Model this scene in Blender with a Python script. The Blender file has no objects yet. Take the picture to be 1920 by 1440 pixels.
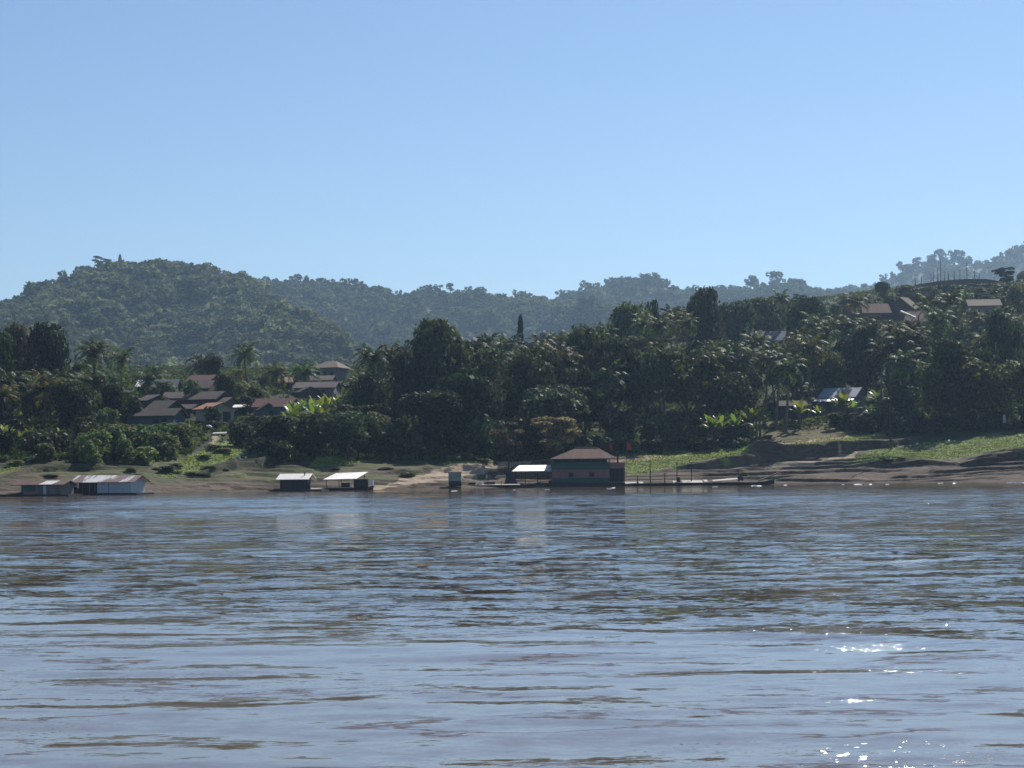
import bpy, math, random
import numpy as np
from mathutils import Matrix, Vector

R = math.radians
rng = np.random.default_rng(7)
random.seed(7)
sc = bpy.context.scene
col = sc.collection

# ------------------------------------------------------------------ camera
F = 3583.0                      # focal length in photo pixels (1920 wide)
CAMH = 3.5
PITCH = math.atan(158.0 / F)
ROLL = R(-0.6)
X0 = np.array([1.0, 0, 0]); FW = np.array([0, math.cos(PITCH), math.sin(PITCH)])
U0 = np.array([0, -math.sin(PITCH), math.cos(PITCH)])
RV = math.cos(ROLL) * X0 + math.sin(ROLL) * U0
UV = -math.sin(ROLL) * X0 + math.cos(ROLL) * U0
cam = bpy.data.cameras.new('camera'); cam_o = bpy.data.objects.new('camera', cam); col.objects.link(cam_o)
cam.sensor_fit = 'HORIZONTAL'; cam.sensor_width = 36.0; cam.lens = 36.0 * F / 1920.0
cam.clip_start = 0.5; cam.clip_end = 30000
m = Matrix.Identity(4)
for i in range(3):
    m[i][0] = RV[i]; m[i][1] = UV[i]; m[i][2] = -FW[i]
m[2][3] = CAMH
cam_o.matrix_world = m
sc.camera = cam_o

# ------------------------------------------------------------------ light
SUN_EL, SUN_AZ = 43.0, 28.0     # azimuth clockwise from the view direction
w = bpy.data.worlds.new('World'); sc.world = w; w.use_nodes = True
nt = w.node_tree; nt.nodes.clear()
sky = nt.nodes.new('ShaderNodeTexSky'); sky.sky_type = 'NISHITA'; sky.sun_disc = False
sky.sun_elevation = R(SUN_EL); sky.sun_rotation = R(SUN_AZ)
sky.air_density = 1.0; sky.dust_density = 0.15; sky.ozone_density = 5.0; sky.altitude = 300
bg = nt.nodes.new('ShaderNodeBackground'); bg.inputs[1].default_value = 0.075
wo = nt.nodes.new('ShaderNodeOutputWorld')
nt.links.new(sky.outputs[0], bg.inputs[0]); nt.links.new(bg.outputs[0], wo.inputs[0])
sl = bpy.data.lights.new('sun', 'SUN'); sl.energy = 4.2; sl.angle = R(0.5); sl.color = (1.0, 0.94, 0.85)
so = bpy.data.objects.new('sun', sl); col.objects.link(so)
sd = Vector((math.sin(R(SUN_AZ)) * math.cos(R(SUN_EL)), math.cos(R(SUN_AZ)) * math.cos(R(SUN_EL)), math.sin(R(SUN_EL))))
so.rotation_euler = sd.to_track_quat('Z', 'Y').to_euler(); so.location = sd * 500
sc.view_settings.view_transform = 'Standard'; sc.view_settings.look = 'None'
sc.view_settings.exposure = 0.45; sc.view_settings.gamma = 1.0
sc.render.engine = 'CYCLES'
sc.cycles.use_denoising = True
sc.cycles.max_bounces = 6; sc.cycles.transmission_bounces = 4; sc.cycles.transparent_max_bounces = 4
sc.cycles.diffuse_bounces = 3; sc.cycles.glossy_bounces = 2; sc.cycles.volume_bounces = 0
sc.cycles.sample_clamp_indirect = 4.0
HAZE_DENSITY = 0.0001

# ------------------------------------------------------------------ pixel <-> world helpers
def pix(x, y):
    u = (x - 960.0) / F; v = (720.0 - y) / F
    dx = FW[0] + u * RV[0] + v * UV[0]; dy = FW[1] + u * RV[1] + v * UV[1]; dz = FW[2] + u * RV[2] + v * UV[2]
    return dx / dy, dz / dy            # tan(azimuth), tan(elevation)

def proj(X, Y, Z):
    Z = Z - CAMH
    c = X * FW[0] + Y * FW[1] + Z * FW[2]
    return (960 + F * (X * RV[0] + Y * RV[1] + Z * RV[2]) / c, 720 - F * (X * UV[0] + Y * UV[1] + Z * UV[2]) / c)

def at(x, y, Y):
    t, e = pix(x, y)
    return t * Y, Y, CAMH + e * Y

def sstep(a, b, x):
    t = np.clip((x - a) / (b - a), 0, 1)
    return t * t * (3 - 2 * t)

def _h(ix, iy, s):
    n = (ix.astype(np.int64) * 374761393 + iy.astype(np.int64) * 668265263 + s * 1274126177) & 0xffffffff
    n = ((n ^ (n >> 13)) * 1274126177) & 0xffffffff
    return ((n ^ (n >> 16)) & 0xffffff) / float(0xffffff)

def vnoise(x, y, s=0):
    x = np.asarray(x, float); y = np.asarray(y, float)
    ix = np.floor(x); iy = np.floor(y); fx = x - ix; fy = y - iy
    fx = fx * fx * (3 - 2 * fx); fy = fy * fy * (3 - 2 * fy)
    a = _h(ix, iy, s); b = _h(ix + 1, iy, s); c = _h(ix, iy + 1, s); d = _h(ix + 1, iy + 1, s)
    return (a + (b - a) * fx) * (1 - fy) + (c + (d - c) * fx) * fy

def fbm(x, y, s=0, o=4, g=0.5):
    r = 0; a = 1; tot = 0
    for i in range(o):
        r = r + a * vnoise(x * 2 ** i, y * 2 ** i, s + i * 17); tot += a; a *= g
    return r / tot

# ------------------------------------------------------------------ object helpers
def props(o, label=None, cat=None, group=None, kind=None):
    if label: o['label'] = label
    if cat: o['category'] = cat
    if group: o['group'] = group
    if kind: o['kind'] = kind
    return o

def link(name, data, parent=None, loc=None):
    o = bpy.data.objects.new(name, data); col.objects.link(o)
    if parent is not None: o.parent = parent
    if loc is not None: o.location = loc
    return o

def np_mesh(name, V, Fq, mat, attrs=None, smooth=False, tris=None):
    me = bpy.data.meshes.new(name)
    V = np.asarray(V, np.float32); Fq = np.asarray(Fq, np.int32).reshape(-1, 4)
    nq = len(Fq); me.vertices.add(len(V)); me.vertices.foreach_set('co', V.ravel())
    me.loops.add(nq * 4); me.loops.foreach_set('vertex_index', Fq.ravel())
    me.polygons.add(nq); me.polygons.foreach_set('loop_start', np.arange(nq, dtype=np.int32) * 4)
    me.polygons.foreach_set('loop_total', np.full(nq, 4, np.int32))
    if smooth: me.polygons.foreach_set('use_smooth', np.ones(nq, bool))
    for an, av in (attrs or {}).items():
        a = me.attributes.new(an, 'FLOAT_COLOR', 'POINT')
        a.data.foreach_set('color', np.asarray(av, np.float32).ravel())
    me.materials.append(mat); me.update(calc_edges=True)
    return me

class MB:
    """collects boxes, prisms and tubes into one mesh"""
    def __init__(s): s.v = []; s.f = []; s.mi = []; s.cur = 0
    def add(s, vs, fs):
        b = len(s.v); s.v += [tuple(map(float, p)) for p in vs]
        s.f += [tuple(b + i for i in f) for f in fs]; s.mi += [s.cur] * len(fs); return s
    def box(s, x0, x1, y0, y1, z0, z1):
        return s.add([(x0, y0, z0), (x1, y0, z0), (x1, y1, z0), (x0, y1, z0), (x0, y0, z1), (x1, y0, z1), (x1, y1, z1), (x0, y1, z1)],
                     [(0, 3, 2, 1), (4, 5, 6, 7), (0, 1, 5, 4), (1, 2, 6, 5), (2, 3, 7, 6), (3, 0, 4, 7)])
    def hexa(s, P):   # 8 points: bottom ring, top ring
        return s.add(P, [(0, 3, 2, 1), (4, 5, 6, 7), (0, 1, 5, 4), (1, 2, 6, 5), (2, 3, 7, 6), (3, 0, 4, 7)])
    def slab(s, a, b, c, d, th):   # quad thickened downwards
        n = (Vector(b) - Vector(a)).cross(Vector(d) - Vector(a)).normalized()
        if n.z < 0: n = -n
        lo = [Vector(p) - n * th for p in (a, b, c, d)]
        return s.hexa([tuple(p) for p in lo] + [a, b, c, d])
    def tri_slab(s, a, b, c, th):
        lo = [(p[0], p[1], p[2] - th) for p in (a, b, c)]
        return s.add(lo + [a, b, c], [(0, 2, 1), (3, 4, 5), (0, 1, 4, 3), (1, 2, 5, 4), (2, 0, 3, 5)])
    def tube(s, pts, rad, n=6, cap=True):
        pts = [Vector(p) for p in pts]; rad = rad if isinstance(rad, (list, tuple)) else [rad] * len(pts)
        b = len(s.v); 
        for i, p in enumerate(pts):
            d = (pts[min(i + 1, len(pts) - 1)] - pts[max(i - 1, 0)]).normalized()
            ref = Vector((1, 0, 0)) if abs(d.x) < 0.8 else Vector((0, 1, 0))
            u = d.cross(ref).normalized(); v = d.cross(u)
            for k in range(n):
                a = 2 * math.pi * k / n
                s.v.append(tuple(p + (u * math.cos(a) + v * math.sin(a)) * rad[i]))
        for i in range(len(pts) - 1):
            for k in range(n):
                k2 = (k + 1) % n
                s.f.append((b + i * n + k, b + i * n + k2, b + (i + 1) * n + k2, b + (i + 1) * n + k)); s.mi.append(s.cur)
        if cap:
            s.f.append(tuple(b + k for k in range(n))[::-1]); s.mi.append(s.cur)
            e = b + (len(pts) - 1) * n
            s.f.append(tuple(e + k for k in range(n))); s.mi.append(s.cur)
        return s
    def build(s, name, mats, parent=None, loc=None, smooth=False):
        me = bpy.data.meshes.new(name); me.from_pydata(s.v, [], s.f)
        mats = mats if isinstance(mats, (list, tuple)) else [mats]
        for q in mats: me.materials.append(q)
        me.polygons.foreach_set('material_index', s.mi)
        if smooth: me.polygons.foreach_set('use_smooth', [True] * len(s.f))
        me.update()
        return link(name, me, parent, loc)

# ------------------------------------------------------------------ materials
def new_mat(name):
    q = bpy.data.materials.new(name); q.use_nodes = True; n = q.node_tree; n.nodes.clear()
    out = n.nodes.new('ShaderNodeOutputMaterial'); return q, n, out

def nd(n, t, **kw):
    x = n.nodes.new(t)
    for k, v in kw.items(): setattr(x, k, v)
    return x

def paint(name, c, rough=0.7, c2=None, scale=0.6, amt=0.5, stretch=(1, 1, 1), spec=0.4, metal=0.0, sharp=False, corr=0.0):
    """surface with blotches of a second colour (dirt, rust) and fine grain"""
    q, n, out = new_mat(name)
    p = nd(n, 'ShaderNodeBsdfPrincipled'); p.inputs['Roughness'].default_value = rough
    p.inputs['Specular IOR Level'].default_value = spec; p.inputs['Metallic'].default_value = metal
    tc = nd(n, 'ShaderNodeTexCoord'); mp = nd(n, 'ShaderNodeMapping'); mp.inputs['Scale'].default_value = stretch
    n.links.new(tc.outputs['Object'], mp.inputs[0])
    no = nd(n, 'ShaderNodeTexNoise'); no.inputs['Scale'].default_value = scale; no.inputs['Detail'].default_value = 6; no.inputs['Roughness'].default_value = 0.65
    n.links.new(mp.outputs[0], no.inputs['Vector'])
    rp = nd(n, 'ShaderNodeMapRange'); rp.inputs['From Min'].default_value = 0.47 if sharp else 0.38; rp.inputs['From Max'].default_value = 0.53 if sharp else 0.66; rp.inputs['To Max'].default_value = amt
    n.links.new(no.outputs[0], rp.inputs[0])
    mx = nd(n, 'ShaderNodeMix', data_type='RGBA'); mx.inputs[6].default_value = (*c, 1)
    mx.inputs[7].default_value = (*(c2 or tuple(v * 0.55 for v in c)), 1)
    n.links.new(rp.outputs[0], mx.inputs[0])
    last = mx.outputs[2]
    g = nd(n, 'ShaderNodeTexNoise'); g.inputs['Scale'].default_value = 4.0; g.inputs['Detail'].default_value = 3
    n.links.new(tc.outputs['Object'], g.inputs['Vector'])
    gr = nd(n, 'ShaderNodeMapRange'); gr.inputs['To Min'].default_value = 0.75; gr.inputs['To Max'].default_value = 1.25
    n.links.new(g.outputs[0], gr.inputs[0])
    ml = nd(n, 'ShaderNodeMix', data_type='RGBA', blend_type='MULTIPLY'); ml.inputs[0].default_value = 1.0
    n.links.new(last, ml.inputs[6]); n.links.new(gr.outputs[0], ml.inputs[7])
    n.links.new(ml.outputs[2], p.inputs['Base Color'])
    if corr:
        wv = nd(n, 'ShaderNodeTexWave', bands_direction='X'); wv.inputs['Scale'].default_value = corr
        n.links.new(tc.outputs['Object'], wv.inputs['Vector'])
        bp = nd(n, 'ShaderNodeBump'); bp.inputs['Strength'].default_value = 0.4; bp.inputs['Distance'].default_value = 0.05
        n.links.new(wv.outputs['Fac'], bp.inputs['Height']); n.links.new(bp.outputs[0], p.inputs['Normal'])
    n.links.new(p.outputs[0], out.inputs[0])
    return q

def leaf_mat(name, trans=0.38, rough=0.62, spec=0.2, tcol=(1.45, 1.45, 0.8), vary=0.6, attr=None):
    """leaves coloured per plant (object colour or a point attribute), varied leaf by leaf, letting light through"""
    q, n, out = new_mat(name)
    if attr:
        src = nd(n, 'ShaderNodeAttribute'); src.attribute_name = attr; c = src.outputs['Color']
    else:
        src = nd(n, 'ShaderNodeObjectInfo'); c = src.outputs['Color']
    ge = nd(n, 'ShaderNodeNewGeometry')
    mr = nd(n, 'ShaderNodeMapRange'); mr.inputs['To Min'].default_value = 1 - vary; mr.inputs['To Max'].default_value = 1 + vary
    n.links.new(ge.outputs['Random Per Island'], mr.inputs[0])
    ml = nd(n, 'ShaderNodeMix', data_type='RGBA', blend_type='MULTIPLY'); ml.inputs[0].default_value = 1
    n.links.new(c, ml.inputs[6]); n.links.new(mr.outputs[0], ml.inputs[7])
    p = nd(n, 'ShaderNodeBsdfPrincipled'); p.inputs['Roughness'].default_value = rough; p.inputs['Specular IOR Level'].default_value = spec
    n.links.new(ml.outputs[2], p.inputs['Base Color'])
    t2 = nd(n, 'ShaderNodeMix', data_type='RGBA', blend_type='MULTIPLY'); t2.inputs[0].default_value = 1; t2.inputs[7].default_value = (*tcol, 1)
    n.links.new(ml.outputs[2], t2.inputs[6])
    tr = nd(n, 'ShaderNodeBsdfTranslucent'); n.links.new(t2.outputs[2], tr.inputs[0])
    ms = nd(n, 'ShaderNodeMixShader'); ms.inputs[0].default_value = trans
    n.links.new(p.outputs[0], ms.inputs[1]); n.links.new(tr.outputs[0], ms.inputs[2])
    n.links.new(ms.outputs[0], out.inputs[0])
    return q

M_LEAF = leaf_mat('foliage')
M_HLEAF = leaf_mat('hill_foliage', attr='tint', trans=0.3, spec=0.06, rough=0.8)
M_PALM = leaf_mat('palm_fronds', trans=0.3, rough=0.55, spec=0.085, vary=0.7)
M_BANANA = leaf_mat('banana_leaves', trans=0.42, rough=0.4, spec=0.4, tcol=(1.6, 1.6, 0.55), vary=0.6)
M_GRASS = leaf_mat('grass_blades', attr='tint', trans=0.4, vary=0.5)
M_BARK = paint('bark', (0.10, 0.075, 0.055), 0.9, (0.05, 0.04, 0.03), 2.0, 0.8, (1, 1, 0.3))
M_PALMBARK = paint('palm_bark', (0.16, 0.135, 0.11), 0.9, (0.08, 0.065, 0.05), 3.0, 0.8, (0.4, 0.4, 3))
M_BSTEM = paint('banana_stem', (0.10, 0.11, 0.05), 0.7, (0.10, 0.065, 0.035), 2.0, 0.9)

# ground: colour attribute laid per place (mud, grass, earth, painted shade), grain from noise
def ground_mat():
    q, n, out = new_mat('ground')
    a = nd(n, 'ShaderNodeAttribute'); a.attribute_name = 'tint'
    tc = nd(n, 'ShaderNodeTexCoord')
    p = nd(n, 'ShaderNodeBsdfPrincipled'); p.inputs['Roughness'].default_value = 0.9; p.inputs['Specular IOR Level'].default_value = 0.2
    mp = nd(n, 'ShaderNodeMapping'); mp.inputs['Scale'].default_value = (0.5, 1.6, 2.5)
    n.links.new(tc.outputs['Object'], mp.inputs[0])
    no = nd(n, 'ShaderNodeTexNoise'); no.inputs['Scale'].default_value = 0.9; no.inputs['Detail'].default_value = 8; no.inputs['Roughness'].default_value = 0.7
    n.links.new(mp.outputs[0], no.inputs['Vector'])
    mr = nd(n, 'ShaderNodeMapRange'); mr.inputs['From Min'].default_value = 0.3; mr.inputs['From Max'].default_value = 0.7
    mr.inputs['To Min'].default_value = 0.45; mr.inputs['To Max'].default_value = 1.5
    n.links.new(no.outputs[0], mr.inputs[0])
    ml = nd(n, 'ShaderNodeMix', data_type='RGBA', blend_type='MULTIPLY'); ml.inputs[0].default_value = 1
    n.links.new(a.outputs['Color'], ml.inputs[6]); n.links.new(mr.outputs[0], ml.inputs[7])
    n.links.new(ml.outputs[2], p.inputs['Base Color'])
    bp = nd(n, 'ShaderNodeBump'); bp.inputs['Strength'].default_value = 0.8; bp.inputs['Distance'].default_value = 0.5
    n.links.new(no.outputs[0], bp.inputs['Height']); n.links.new(bp.outputs[0], p.inputs['Normal'])
    n.links.new(p.outputs[0], out.inputs[0])
    return q
M_GROUND = ground_mat()

def water_mat():
    q, n, out = new_mat('muddy_river')
    p = nd(n, 'ShaderNodeBsdfPrincipled'); p.inputs['Roughness'].default_value = 0.07
    p.inputs['IOR'].default_value = 1.65; p.inputs['Specular IOR Level'].default_value = 0.5
    tc = nd(n, 'ShaderNodeTexCoord'); ge = nd(n, 'ShaderNodeNewGeometry')
    def noise(scale, det, rough, sx, sy, loc):
        mp = nd(n, 'ShaderNodeMapping'); mp.inputs['Scale'].default_value = (sx, sy, 1); mp.inputs['Location'].default_value = (loc, loc * 1.7, 0)
        n.links.new(tc.outputs['Object'], mp.inputs[0])
        no = nd(n, 'ShaderNodeTexNoise'); no.inputs['Scale'].default_value = scale; no.inputs['Detail'].default_value = det; no.inputs['Roughness'].default_value = rough
        n.links.new(mp.outputs[0], no.inputs['Vector']); return no.outputs[0]
    def mth(op, a, b=None, clamp=False):
        x = nd(n, 'ShaderNodeMath', operation=op); x.use_clamp = clamp
        for i, v in enumerate((a, b)):
            if v is None: continue
            if isinstance(v, (int, float)): x.inputs[i].default_value = v
            else: n.links.new(v, x.inputs[i])
        return x.outputs[0]
    def rng_(v, a, b, c, d):
        x = nd(n, 'ShaderNodeMapRange'); n.links.new(v, x.inputs[0])
        for i, k in enumerate((a, b, c, d)): x.inputs[1 + i].default_value = k
        return x.outputs[0]
    sp = nd(n, 'ShaderNodeSeparateXYZ'); n.links.new(ge.outputs['Position'], sp.inputs[0])
    # quiet eddy water on our side of a slanting current line, running water beyond it
    wob = noise(0.16, 5, 0.62, 0.7, 1.0, 57.0)
    yl = mth('ADD', mth('ADD', sp.outputs[1], mth('MULTIPLY', sp.outputs[0], 0.55)), mth('MULTIPLY', mth('SUBTRACT', wob, 0.5), 16.0))
    near = rng_(yl, 38.0, 49.0, 0.0, 1.0)
    big = noise(0.05, 6, 0.62, 0.45, 1.0, 3.0)
    mid = noise(0.55, 9, 0.72, 0.62, 1.0, 11.0)
    fine = noise(3.2, 8, 0.74, 0.6, 1.0, 23.0)
    midx = noise(0.8, 8, 0.7, 1.0, 0.8, 31.0)
    swell = noise(0.42, 7, 0.62, 0.42, 1.0, 71.0)
    patch = rng_(big, 0.36, 0.64, 0.30, 1.35)
    amp = mth('MULTIPLY', patch, rng_(near, 0, 1, 0.26, 1.3))
    sy = mth('ADD', mth('MULTIPLY', mth('SUBTRACT', mid, 0.5), 0.62), mth('MULTIPLY', mth('SUBTRACT', fine, 0.5), 0.55))
    sy = mth('ADD', sy, mth('MULTIPLY', mth('SUBTRACT', big, 0.5), 0.26))
    sy = mth('MULTIPLY', sy, amp)
    # narrow steep wave fronts: brown lines on the quiet water
    curl = noise(0.30, 7, 0.62, 0.40, 1.0, 83.0); brk = noise(0.55, 4, 0.6, 0.35, 1.0, 29.0)
    line_ = rng_(mth('ABSOLUTE', mth('SUBTRACT', curl, 0.5)), 0.003, 0.014, 1.0, 0.0)
    front = mth('ADD', mth('MULTIPLY', line_, rng_(brk, 0.46, 0.54, 0.0, 0.24)), mth('MULTIPLY', rng_(swell, 0.645, 0.665, 0.0, 1.0), rng_(mid, 0.46, 0.54, 0.0, 0.22)))
    sy = mth('SUBTRACT', sy, mth('MULTIPLY', front, rng_(near, 0, 1, 1.0, 0.3)))
    far = mth('SUBTRACT', rng_(sp.outputs[1], 95.0, 200.0, 0.0, 0.05), rng_(sp.outputs[1], 215.0, 310.0, 0.0, 0.045))
    sy = mth('ADD', mth('SUBTRACT', sy, far), rng_(near, 0, 1, -0.018, 0.0))
    n.links.new(rng_(near, 0, 1, 0.07, 0.05), p.inputs['Roughness'])
    spark = noise(14.0, 2, 0.5, 0.6, 1.0, 41.0); zone = noise(0.22, 3, 0.6, 0.5, 1.0, 91.0)
    spk = mth('MULTIPLY', rng_(spark, 0.64, 0.74, 0.0, 1.3), mth('GREATER_THAN', zone, 0.55))
    sy = mth('SUBTRACT', sy, mth('MULTIPLY', spk, 0.42))
    sx = mth('ADD', mth('MULTIPLY', mth('MULTIPLY', mth('SUBTRACT', midx, 0.5), 0.35), amp), mth('MULTIPLY', spk, 0.22))
    cb = nd(n, 'ShaderNodeCombineXYZ'); n.links.new(sx, cb.inputs[0]); n.links.new(sy, cb.inputs[1])
    ad = nd(n, 'ShaderNodeVectorMath', operation='ADD'); n.links.new(ge.outputs['Normal'], ad.inputs[0]); n.links.new(cb.outputs[0], ad.inputs[1])
    nm = nd(n, 'ShaderNodeVectorMath', operation='NORMALIZE'); n.links.new(ad.outputs[0], nm.inputs[0])
    n.links.new(nm.outputs[0], p.inputs['Normal'])
    mx = nd(n, 'ShaderNodeMix', data_type='RGBA'); mx.inputs[6].default_value = (0.15, 0.112, 0.078, 1); mx.inputs[7].default_value = (0.088, 0.062, 0.038, 1)
    n.links.new(near, mx.inputs[0]); n.links.new(mx.outputs[2], p.inputs['Base Color'])
    n.links.new(p.outputs[0], out.inputs[0])
    return q
M_WATER = water_mat()

# ------------------------------------------------------------------ terrain of the near bank and village slope
KX = np.array([-700, 0, 240, 480, 720, 960, 1200, 1440, 1680, 1920, 2600], float)
KD = np.array([0, 3, 10, 20, 35, 60, 100, 160, 240, 340, 480, 700], float)
KY = np.array([
    [938, 930, 914, 890, 862, 828, 782, 742, 715, 705, 700, 690],
    [931, 924, 908, 885, 860, 825, 780, 740, 715, 700, 692, 685],
    [927, 920, 905, 884, 855, 820, 785, 745, 715, 700, 692, 687],
    [922, 915, 900, 880, 855, 815, 780, 740, 712, 700, 695, 690],
    [918, 912, 900, 880, 855, 825, 790, 750, 715, 695, 690, 690],
    [914, 909, 898, 880, 855, 825, 790, 740, 695, 672, 665, 672],
    [910, 905, 893, 868, 848, 825, 785, 730, 675, 640, 612, 610],
    [907, 902, 888, 862, 840, 805, 772, 715, 655, 605, 575, 565],
    [905, 900, 888, 866, 836, 800, 765, 700, 635, 575, 548, 540],
    [904, 898, 885, 855, 820, 785, 745, 680, 610, 560, 530, 530],
    [902, 896, 880, 850, 812, 775, 730, 660, 590, 540, 510, 510]], float)
KT, _ = pix(KX, np.full_like(KX, 860.0))
KYW = np.array([CAMH / -pix(x, KY[i, 0])[1] for i, x in enumerate(KX)])
KYW = np.interp(np.arange(len(KX)), np.arange(len(KX)), KYW)
KE = np.array([[pix(KX[i], KY[i, j])[1] for j in range(len(KD))] for i in range(len(KX))])
def yw(t): return np.interp(t, KT, KYW)
def base_z(t, Y):
    t = np.asarray(t, float); Y = np.asarray(Y, float)
    d = Y - yw(t)
    ti = np.clip(np.interp(t, KT, np.arange(len(KT))), 0, len(KT) - 1.001)
    i = ti.astype(int); fi = ti - i; fi = fi * fi * (3 - 2 * fi) * 0.5 + fi * 0.5
    dj = np.clip(np.interp(np.clip(d, 0, None), KD, np.arange(len(KD))), 0, len(KD) - 1.001)
    j = dj.astype(int); fj = dj - j
    e = (KE[i, j] * (1 - fj) + KE[i, j + 1] * fj) * (1 - fi) + (KE[i + 1, j] * (1 - fj) + KE[i + 1, j + 1] * fj) * fi
    z = CAMH + e * np.minimum(Y, yw(t) + 700)
    z = np.where(d < 0, np.maximum(d * 0.2, -3.0), z)
    return np.where(d > 700, z + (22 - z) * sstep(700, 1500, d), z)

# cut banks: (x, y of its foot, drop in photo pixels)
CLIFFS = [
    [(1215, 884, 0), (1260, 882, 4), (1330, 878, 10), (1400, 872, 15), (1440, 868, 10), (1470, 866, 0)],
    [(1385, 866, 0), (1420, 864, 20), (1480, 862, 22), (1560, 853, 18), (1640, 842, 12), (1720, 830, 6), (1780, 824, 0)],
    [(1590, 878, 0), (1640, 876, 6), (1700, 873, 7), (1770, 872, 5), (1800, 871, 0)],
    [(1800, 872, 0), (1840, 870, 8), (1900, 860, 9), (1990, 855, 9), (2100, 850, 0)],
    [(355, 893, 0), (400, 888, 8), (440, 881, 10), (500, 872, 13), (545, 864, 10), (600, 855, 0)],
    [(815, 886, 0), (850, 884, 8), (900, 880, 6), (930, 877, 0)],
    [(700, 893, 0), (750, 890, 5), (800, 886, 7), (830, 885, 0)],
    [(0, 896, 0), (60, 890, 10), (120, 884, 10), (200, 880, 5), (240, 876, 0)],
    [(560, 868, 0), (600, 866, 6), (680, 862, 7), (740, 860, 0)],
]
def find_Y(x, y, lo=0.3, hi=690):
    t, e = pix(x, y)
    d = np.concatenate([np.linspace(0.0, 60, 400), np.linspace(60.5, hi, 500)])
    Y = yw(t) + d
    ez = (base_z(np.full_like(Y, t), Y) - CAMH) / Y
    k = np.argmax(ez >= e)
    if ez[k] < e: k = len(Y) - 1
    return float(Y[k])
CL = []
for c in CLIFFS:
    xs = [p[0] for p in c]
    ts = [float(pix(p[0], p[1])[0]) for p in c]; ys = [find_Y(p[0], p[1]) for p in c]
    CL.append((ts, ys, [p[2] * ys[i] / F for i, p in enumerate(c)]))

def ground_z(t, Y, detail=True):
    t = np.asarray(t, float); Y = np.asarray(Y, float)
    z = base_z(t, Y); d = Y - yw(t); X = t * Y
    # terraces left by the falling river on the open bank
    wgt = sstep(0.2, 2.0, d) * (1 - sstep(26, 44, d)) * 0.85
    ph = fbm(X / 38.0, Y / 10.0, 3, 5, 0.55) * 3.4
    wgt = wgt * (0.35 + 0.65 * sstep(0.35, 0.6, fbm(X / 30, Y / 14, 19, 3)))
    s = 0.85
    q = z / s + ph; fl = np.floor(q); fr = q - fl
    z = z * (1 - wgt) + wgt * (s * (fl + sstep(0.80, 1.0, fr)) - s * ph + 0.3 * s)
    for ts, ys, dr in CL:
        yc = np.interp(t, ts, ys) + 1.6 * (vnoise(X / 3.0, X * 0, 5) - 0.5)
        drop = np.interp(t, ts, dr, left=0, right=0)
        z = z + 1.35 * drop * sstep(0, 0.55, Y - yc) * np.exp(-np.clip(Y - yc, 0, None) / 9.0)
    land = sstep(0, 4, d)
    z = z + land * (0.5 * (fbm(X / 5, Y / 4, 9, 4) - 0.5) + sstep(30, 80, d) * 2.0 * (fbm(X / 22, Y / 22, 13, 3) - 0.5))
    return z

GX = np.arange(-900, 2821, 5.0)
GD = np.concatenate([np.linspace(-40, -1, 14), np.arange(-0.6, 46, 0.25), np.arange(46, 130, 1.2), np.arange(130, 720, 5.0), np.geomspace(725, 4100, 18)])
gt, _ = pix(GX, np.full_like(GX, 860.0))
TT, DD = np.meshgrid(gt, GD); YY = yw(TT) + DD
ZZ = ground_z(TT, YY)
PXb, PYb = proj(TT * YY, YY, base_z(TT, YY))

def inpoly(px, py, poly):
    r = np.zeros(px.shape, bool); n = len(poly)
    for i in range(n):
        x1, y1 = poly[i]; x2, y2 = poly[(i + 1) % n]
        if y1 == y2: continue
        cnd = ((y1 > py) != (y2 > py)) & (px < (x2 - x1) * (py - y1) / (y2 - y1) + x1)
        r ^= cnd
    return r
GRASS = [
    [(1595, 862), (1650, 846), (1720, 833), (1920, 814), (2300, 795), (2300, 835), (1960, 842), (1860, 852), (1780, 863), (1700, 867), (1610, 869)],
    [(1165, 860), (1290, 848), (1400, 841), (1500, 833), (1660, 813), (1672, 826), (1540, 846), (1425, 858), (1395, 870), (1300, 877), (1180, 890)],
    [(290, 892), (330, 868), (380, 842), (430, 828), (462, 850), (430, 872), (370, 884), (320, 895)],
    [(575, 872), (600, 858), (700, 848), (705, 864), (600, 876)],
    [(-400, 886), (0, 880), (75, 862), (80, 872), (0, 888), (-400, 896)],
    [(830, 878), (860, 858), (905, 856), (925, 874)],
    [(985, 862), (1030, 850), (1045, 866), (1000, 868)],
    [(380, 846), (415, 812), (420, 816), (400, 846)],
    [(1150, 852), (1190, 838), (1300, 838), (1290, 846), (1180, 856)],
]
PATHS = [
    [(685, 918), (760, 898), (850, 880), (960, 863), (1010, 857), (1010, 866), (960, 875), (860, 897), (760, 911), (700, 921)],
    [(1150, 866), (1165, 858), (1250, 853), (1340, 847), (1340, 850), (1250, 860), (1180, 866)],
    [(1430, 876), (1500, 866), (1600, 848), (1604, 856), (1500, 874), (1440, 882)],
    [(385, 846), (405, 818), (413, 818), (396, 846)],
    [(1400, 840), (1660, 816), (1720, 804), (1722, 808), (1660, 821), (1400, 845)],
]
SHADED_SCRUB = [[(350, 896), (430, 866), (470, 828), (560, 812), (700, 815), (845, 830), (835, 872), (790, 882), (700, 868), (600, 872), (540, 884), (450, 880), (400, 890)],
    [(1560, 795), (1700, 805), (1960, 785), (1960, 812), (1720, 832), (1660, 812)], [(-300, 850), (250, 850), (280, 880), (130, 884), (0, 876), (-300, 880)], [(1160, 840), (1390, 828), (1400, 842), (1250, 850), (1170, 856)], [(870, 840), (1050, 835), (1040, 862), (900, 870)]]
DULL = [[(470, 902), (520, 888), (600, 884), (645, 892), (560, 906)], [(700, 906), (760, 896), (835, 892), (800, 908)], [(90, 902), (200, 891), (265, 900), (150, 910)], [(280, 905), (330, 893), (450, 892), (420, 904)], [(-200, 912), (-60, 896), (30, 894), (0, 906)]]
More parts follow.
